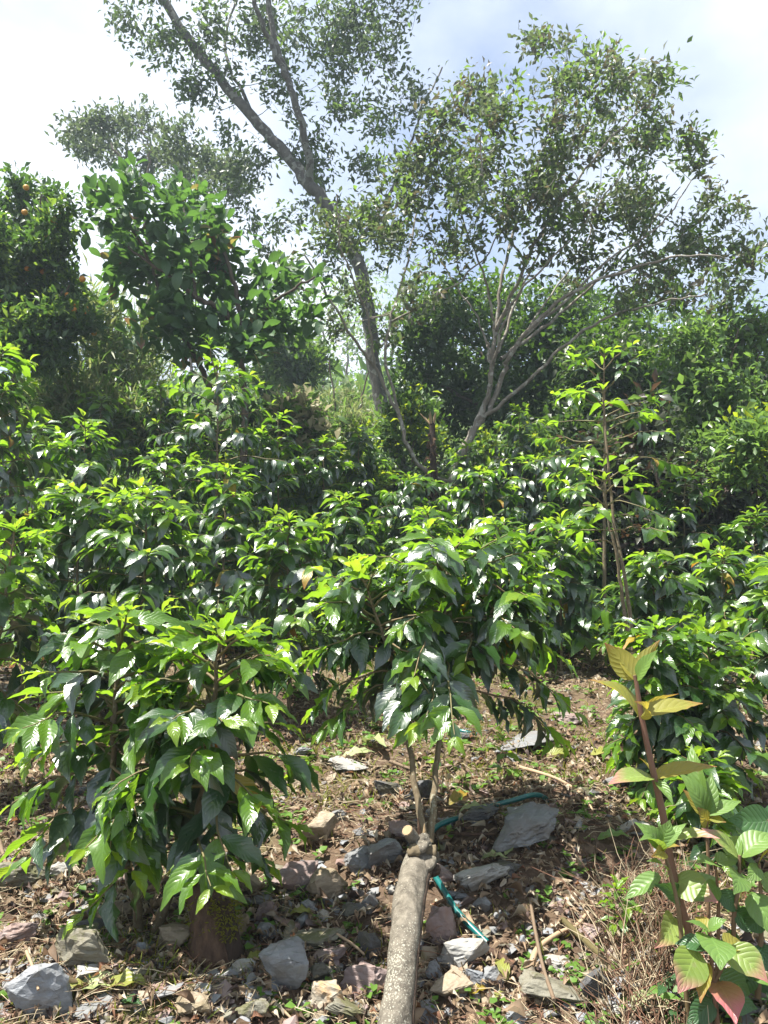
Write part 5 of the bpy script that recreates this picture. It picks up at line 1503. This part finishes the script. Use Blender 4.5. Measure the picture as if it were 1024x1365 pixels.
def strawset(n, dens, lmin, lmax, rad, lift, stand, mats, pr, name, label, y0=1.75, y1=5.5, xr=None):
    mb = MB()
    x, y, z = scatter_xy(n, dens, y0, y1)
    for a, b, c in zip(x, y, z):
        an = npr.uniform(0, 6.28); ln = npr.uniform(lmin, lmax)
        el = npr.uniform(-.1, .25) if not stand else npr.uniform(.3, 1.4)
        d = np.array([math.cos(an) * math.cos(el), math.sin(an) * math.cos(el), math.sin(el)])
        p = np.array([a, b, c + npr.uniform(0, lift)])
        q = p + d * ln; m_ = (p + q) / 2 + npr.normal(0, ln * .10, 3)
        u = np.array([-math.sin(an), math.cos(an), 0]) * rad; w = np.array([0, 0, rad * 1.4])
        V = []
        for t, pt in ((1, p), (.9, m_), (.35, q)):
            V += [pt + u * t, pt + w * t, pt - u * t]
        F = np.array([(0, 1, 4, 3), (1, 2, 5, 4), (2, 0, 3, 5), (3, 4, 7, 6), (4, 5, 8, 7), (5, 3, 6, 8)])
        mb.add(np.array(V), F, None, int(npr.choice(len(mats), p=pr)))
    o = mb.build(name, mats); tag(o, label, kind='stuff')
strawset(13000, lambda a, b: soft(a, b, 71, lo=.38, hi=.56), 0.02, .13, .0013, .03, False, M_STRAW, [.45, .35, .2], "dry_straw", "loose dry straw and thin twigs lying over the slope")
def brush_d(a, b):
    px = 512 + FPX * a / b
    return np.clip(1 - np.abs(px - 850) / 85, 0, 1) * (b < 2.75)
strawset(850, brush_d, .08, .24, .0017, .03, True, M_STRAW, [.3, .42, .28], "dry_stalks", "tangle of dry brown stalks at the foot of the weeds", 1.9, 2.8)
def tuft_d(a, b):
    return soft(a, b, 81, 1.6, .50, .62)
mb = MB()
x, y, z = scatter_xy(9000, tuft_d, 1.75, 6.5)
Ms = []
for a, b, c in zip(x, y, z):
    Ms.append(frame(np.array([a, b, c]), np.array([npr.normal(0, .5), npr.normal(0, .5), npr.uniform(.3, 1.)]), npr.normal(0, 1, 3) + np.array([0, -.5, .2]), npr.uniform(.02, .06) * (1 + .16 * (b - 2)), .7))
mb.inst(PLANCE[0], np.array(Ms), npr.choice(2, len(Ms), p=[.6, .4]))
o = mb.build("moss_and_grass", [M_GRASS, M_MOSS]); tag(o, "yellow-green moss and short grass in patches on the slope", kind='stuff')
mb = MB(); Ms = []
x, y, z = scatter_xy(1300, lambda a, b: soft(a, b, 91, 2.2, .48, .6) , 1.75, 6)
for a, b, c in zip(x, y, z):
    k = npr.randint(3, 8); hh = npr.uniform(.01, .045)
    for j in range(k):
        an = npr.uniform(0, 6.28)
        o_ = np.array([a + npr.normal(0, .012), b + npr.normal(0, .012), c + npr.uniform(.3, 1) * hh])
        Ms.append(frame(o_, np.array([math.cos(an), math.sin(an), npr.uniform(-.1, .4)]), np.array([0, -.2, 1.]) + npr.normal(0, .3, 3), npr.uniform(.012, .032) * (1 + .25 * (b - 2)), npr.uniform(.8, 1.1)))
mb.inst(PROUND[0], np.array(Ms), [0] * len(Ms))
o = mb.build("ground_cover", [M_CLOVER]); tag(o, "tiny bright green ground-cover seedlings between the stones", kind='stuff')
# gravel chips
tmp = [rockmesh(800 + k, npts=8, detail=False) for k in range(4)]
mb = MB()
x, y, z = scatter_xy(3200, lambda a, b: soft(a, b, 95, 2.0, .4, .58), 1.75, 6)
xr, yr, zr = scatter_xy(1900, lambda a, b: soft(a, b, 97, 1.5, .36, .55) * np.where(b < 2.9, 1.0, .35) * np.where(a < .15, 1.0, .6), 1.75, 5.5)
x = np.concatenate([x, xr]); y = np.concatenate([y, yr]); z = np.concatenate([z, zr]); big = np.arange(len(x)) >= 3200
for k, me in enumerate(tmp):
    v = np.array([q.co for q in me.vertices]); f = np.array([list(p.vertices) for p in me.polygons])
    Ms = []; s = slice(k, len(x), 4); mi = []
    for a, b, c, bg_ in zip(x[s], y[s], z[s], big[s]):
        an = npr.uniform(0, 6.28); sz = npr.uniform(.025, .06) if bg_ else npr.uniform(.008, .026)
        d = np.array([math.cos(an), math.sin(an), npr.uniform(-.3, .3)])
        M = frame(np.array([a, b, c + sz * .15]), d, np.array([0, 0, 1.]) + npr.normal(0, .3, 3), sz); M[:, 2] *= npr.uniform(.25, .7); Ms.append(M); mi.append(npr.randint(0, 5))
    mb.inst((v, f, np.zeros((len(v), 2))), np.array(Ms), mi)
    bpy.data.meshes.remove(me)
o = mb.build("gravel", [ROCKS[q] for q in ('slate', 'olive', 'tan', 'pink', 'blue')], None, False); tag(o, "slate chips and gravel strewn between the stones", kind='stuff')
# knee-high green cover on the slope behind the coffee rows
mb = MB(); Ms = []; mi = []
for k in range(1500):
    y0 = 5.6 + 12 * npr.random() ** 1.4; x0 = (npr.random() * 2 - 1) * y0 * 0.6
    z0 = h1(x0, y0); hh = npr.uniform(.15, .5); rr_ = npr.uniform(.12, .3); cm = npr.choice(4, p=[.35, .3, .25, .1])
    for j in range(22):
        an = npr.uniform(0, 6.28); rad_ = rr_ * math.sqrt(npr.random())
        p = np.array([x0 + rad_ * math.cos(an), y0 + rad_ * math.sin(an), z0 + hh * npr.uniform(.1, 1) * (1 - .5 * rad_ / rr_)])
        Ms.append(frame(p, np.array([math.cos(an), math.sin(an), npr.uniform(-.5, .6)]), np.array([0, -.2, 1.]) + npr.normal(0, .5, 3), npr.uniform(.06, .13) * (1 + .03 * y0), 1.0)); mi.append(cm)
mb.inst(PS[1], np.array(Ms), mi)
o = mb.build("hill_cover", [M_LF, M_LG, M_LC, M_LY]); tag(o, "knee-high green weeds covering the slope behind the coffee rows", kind='stuff')
# low dark weeds in the very corner
mb = MB(); Ms = []; mi = []
for k in range(260):
    px, py = npr.uniform(880, 1060), npr.uniform(1290, 1400)
    p = np.array(P(px, py, npr.uniform(2.05, 2.3)))
    an = npr.uniform(0, 6.28)
    Ms.append(frame(p, np.array([math.cos(an), math.sin(an) - .3, npr.uniform(-.5, .4)]), np.array([0, -.5, 1.]) + npr.normal(0, .3, 3), npr.uniform(.03, .06), 1.1)); mi.append(npr.choice(2, p=[.75, .25]))
mb.inst(PWEED[0] if False else PC_LO[0], np.array(Ms), mi)
o = mb.build("undergrowth", [M_W5, M_CLOVER]); tag(o, "dark low undergrowth below the weeds at the bottom right", kind='stuff')

# ------------------------------------------------------------------ hazy air
bm = bmesh.new()
bmesh.ops.create_cube(bm, size=1.0)
for v in bm.verts:
    v.co = Vector((v.co.x * 300, 55 + v.co.y * 200, -9 + (v.co.z + 0.5) * 40))
me = bpy.data.meshes.new("haze"); bm.to_mesh(me); bm.free()
m, ns, ls = newmat("hazy_air")
out = ns.new("ShaderNodeOutputMaterial")
pv = ns.new("ShaderNodeVolumePrincipled")
pv.inputs["Color"].default_value = (0.74, 0.87, 1.0, 1)
pv.inputs["Density"].default_value = 0.0022
pv.inputs["Anisotropy"].default_value = 0.35
ls.new(pv.outputs[0], out.inputs["Volume"])
me.materials.append(m)
o = link("haze", me); tag(o, "thin bright haze in the air over the slope", kind='stuff')
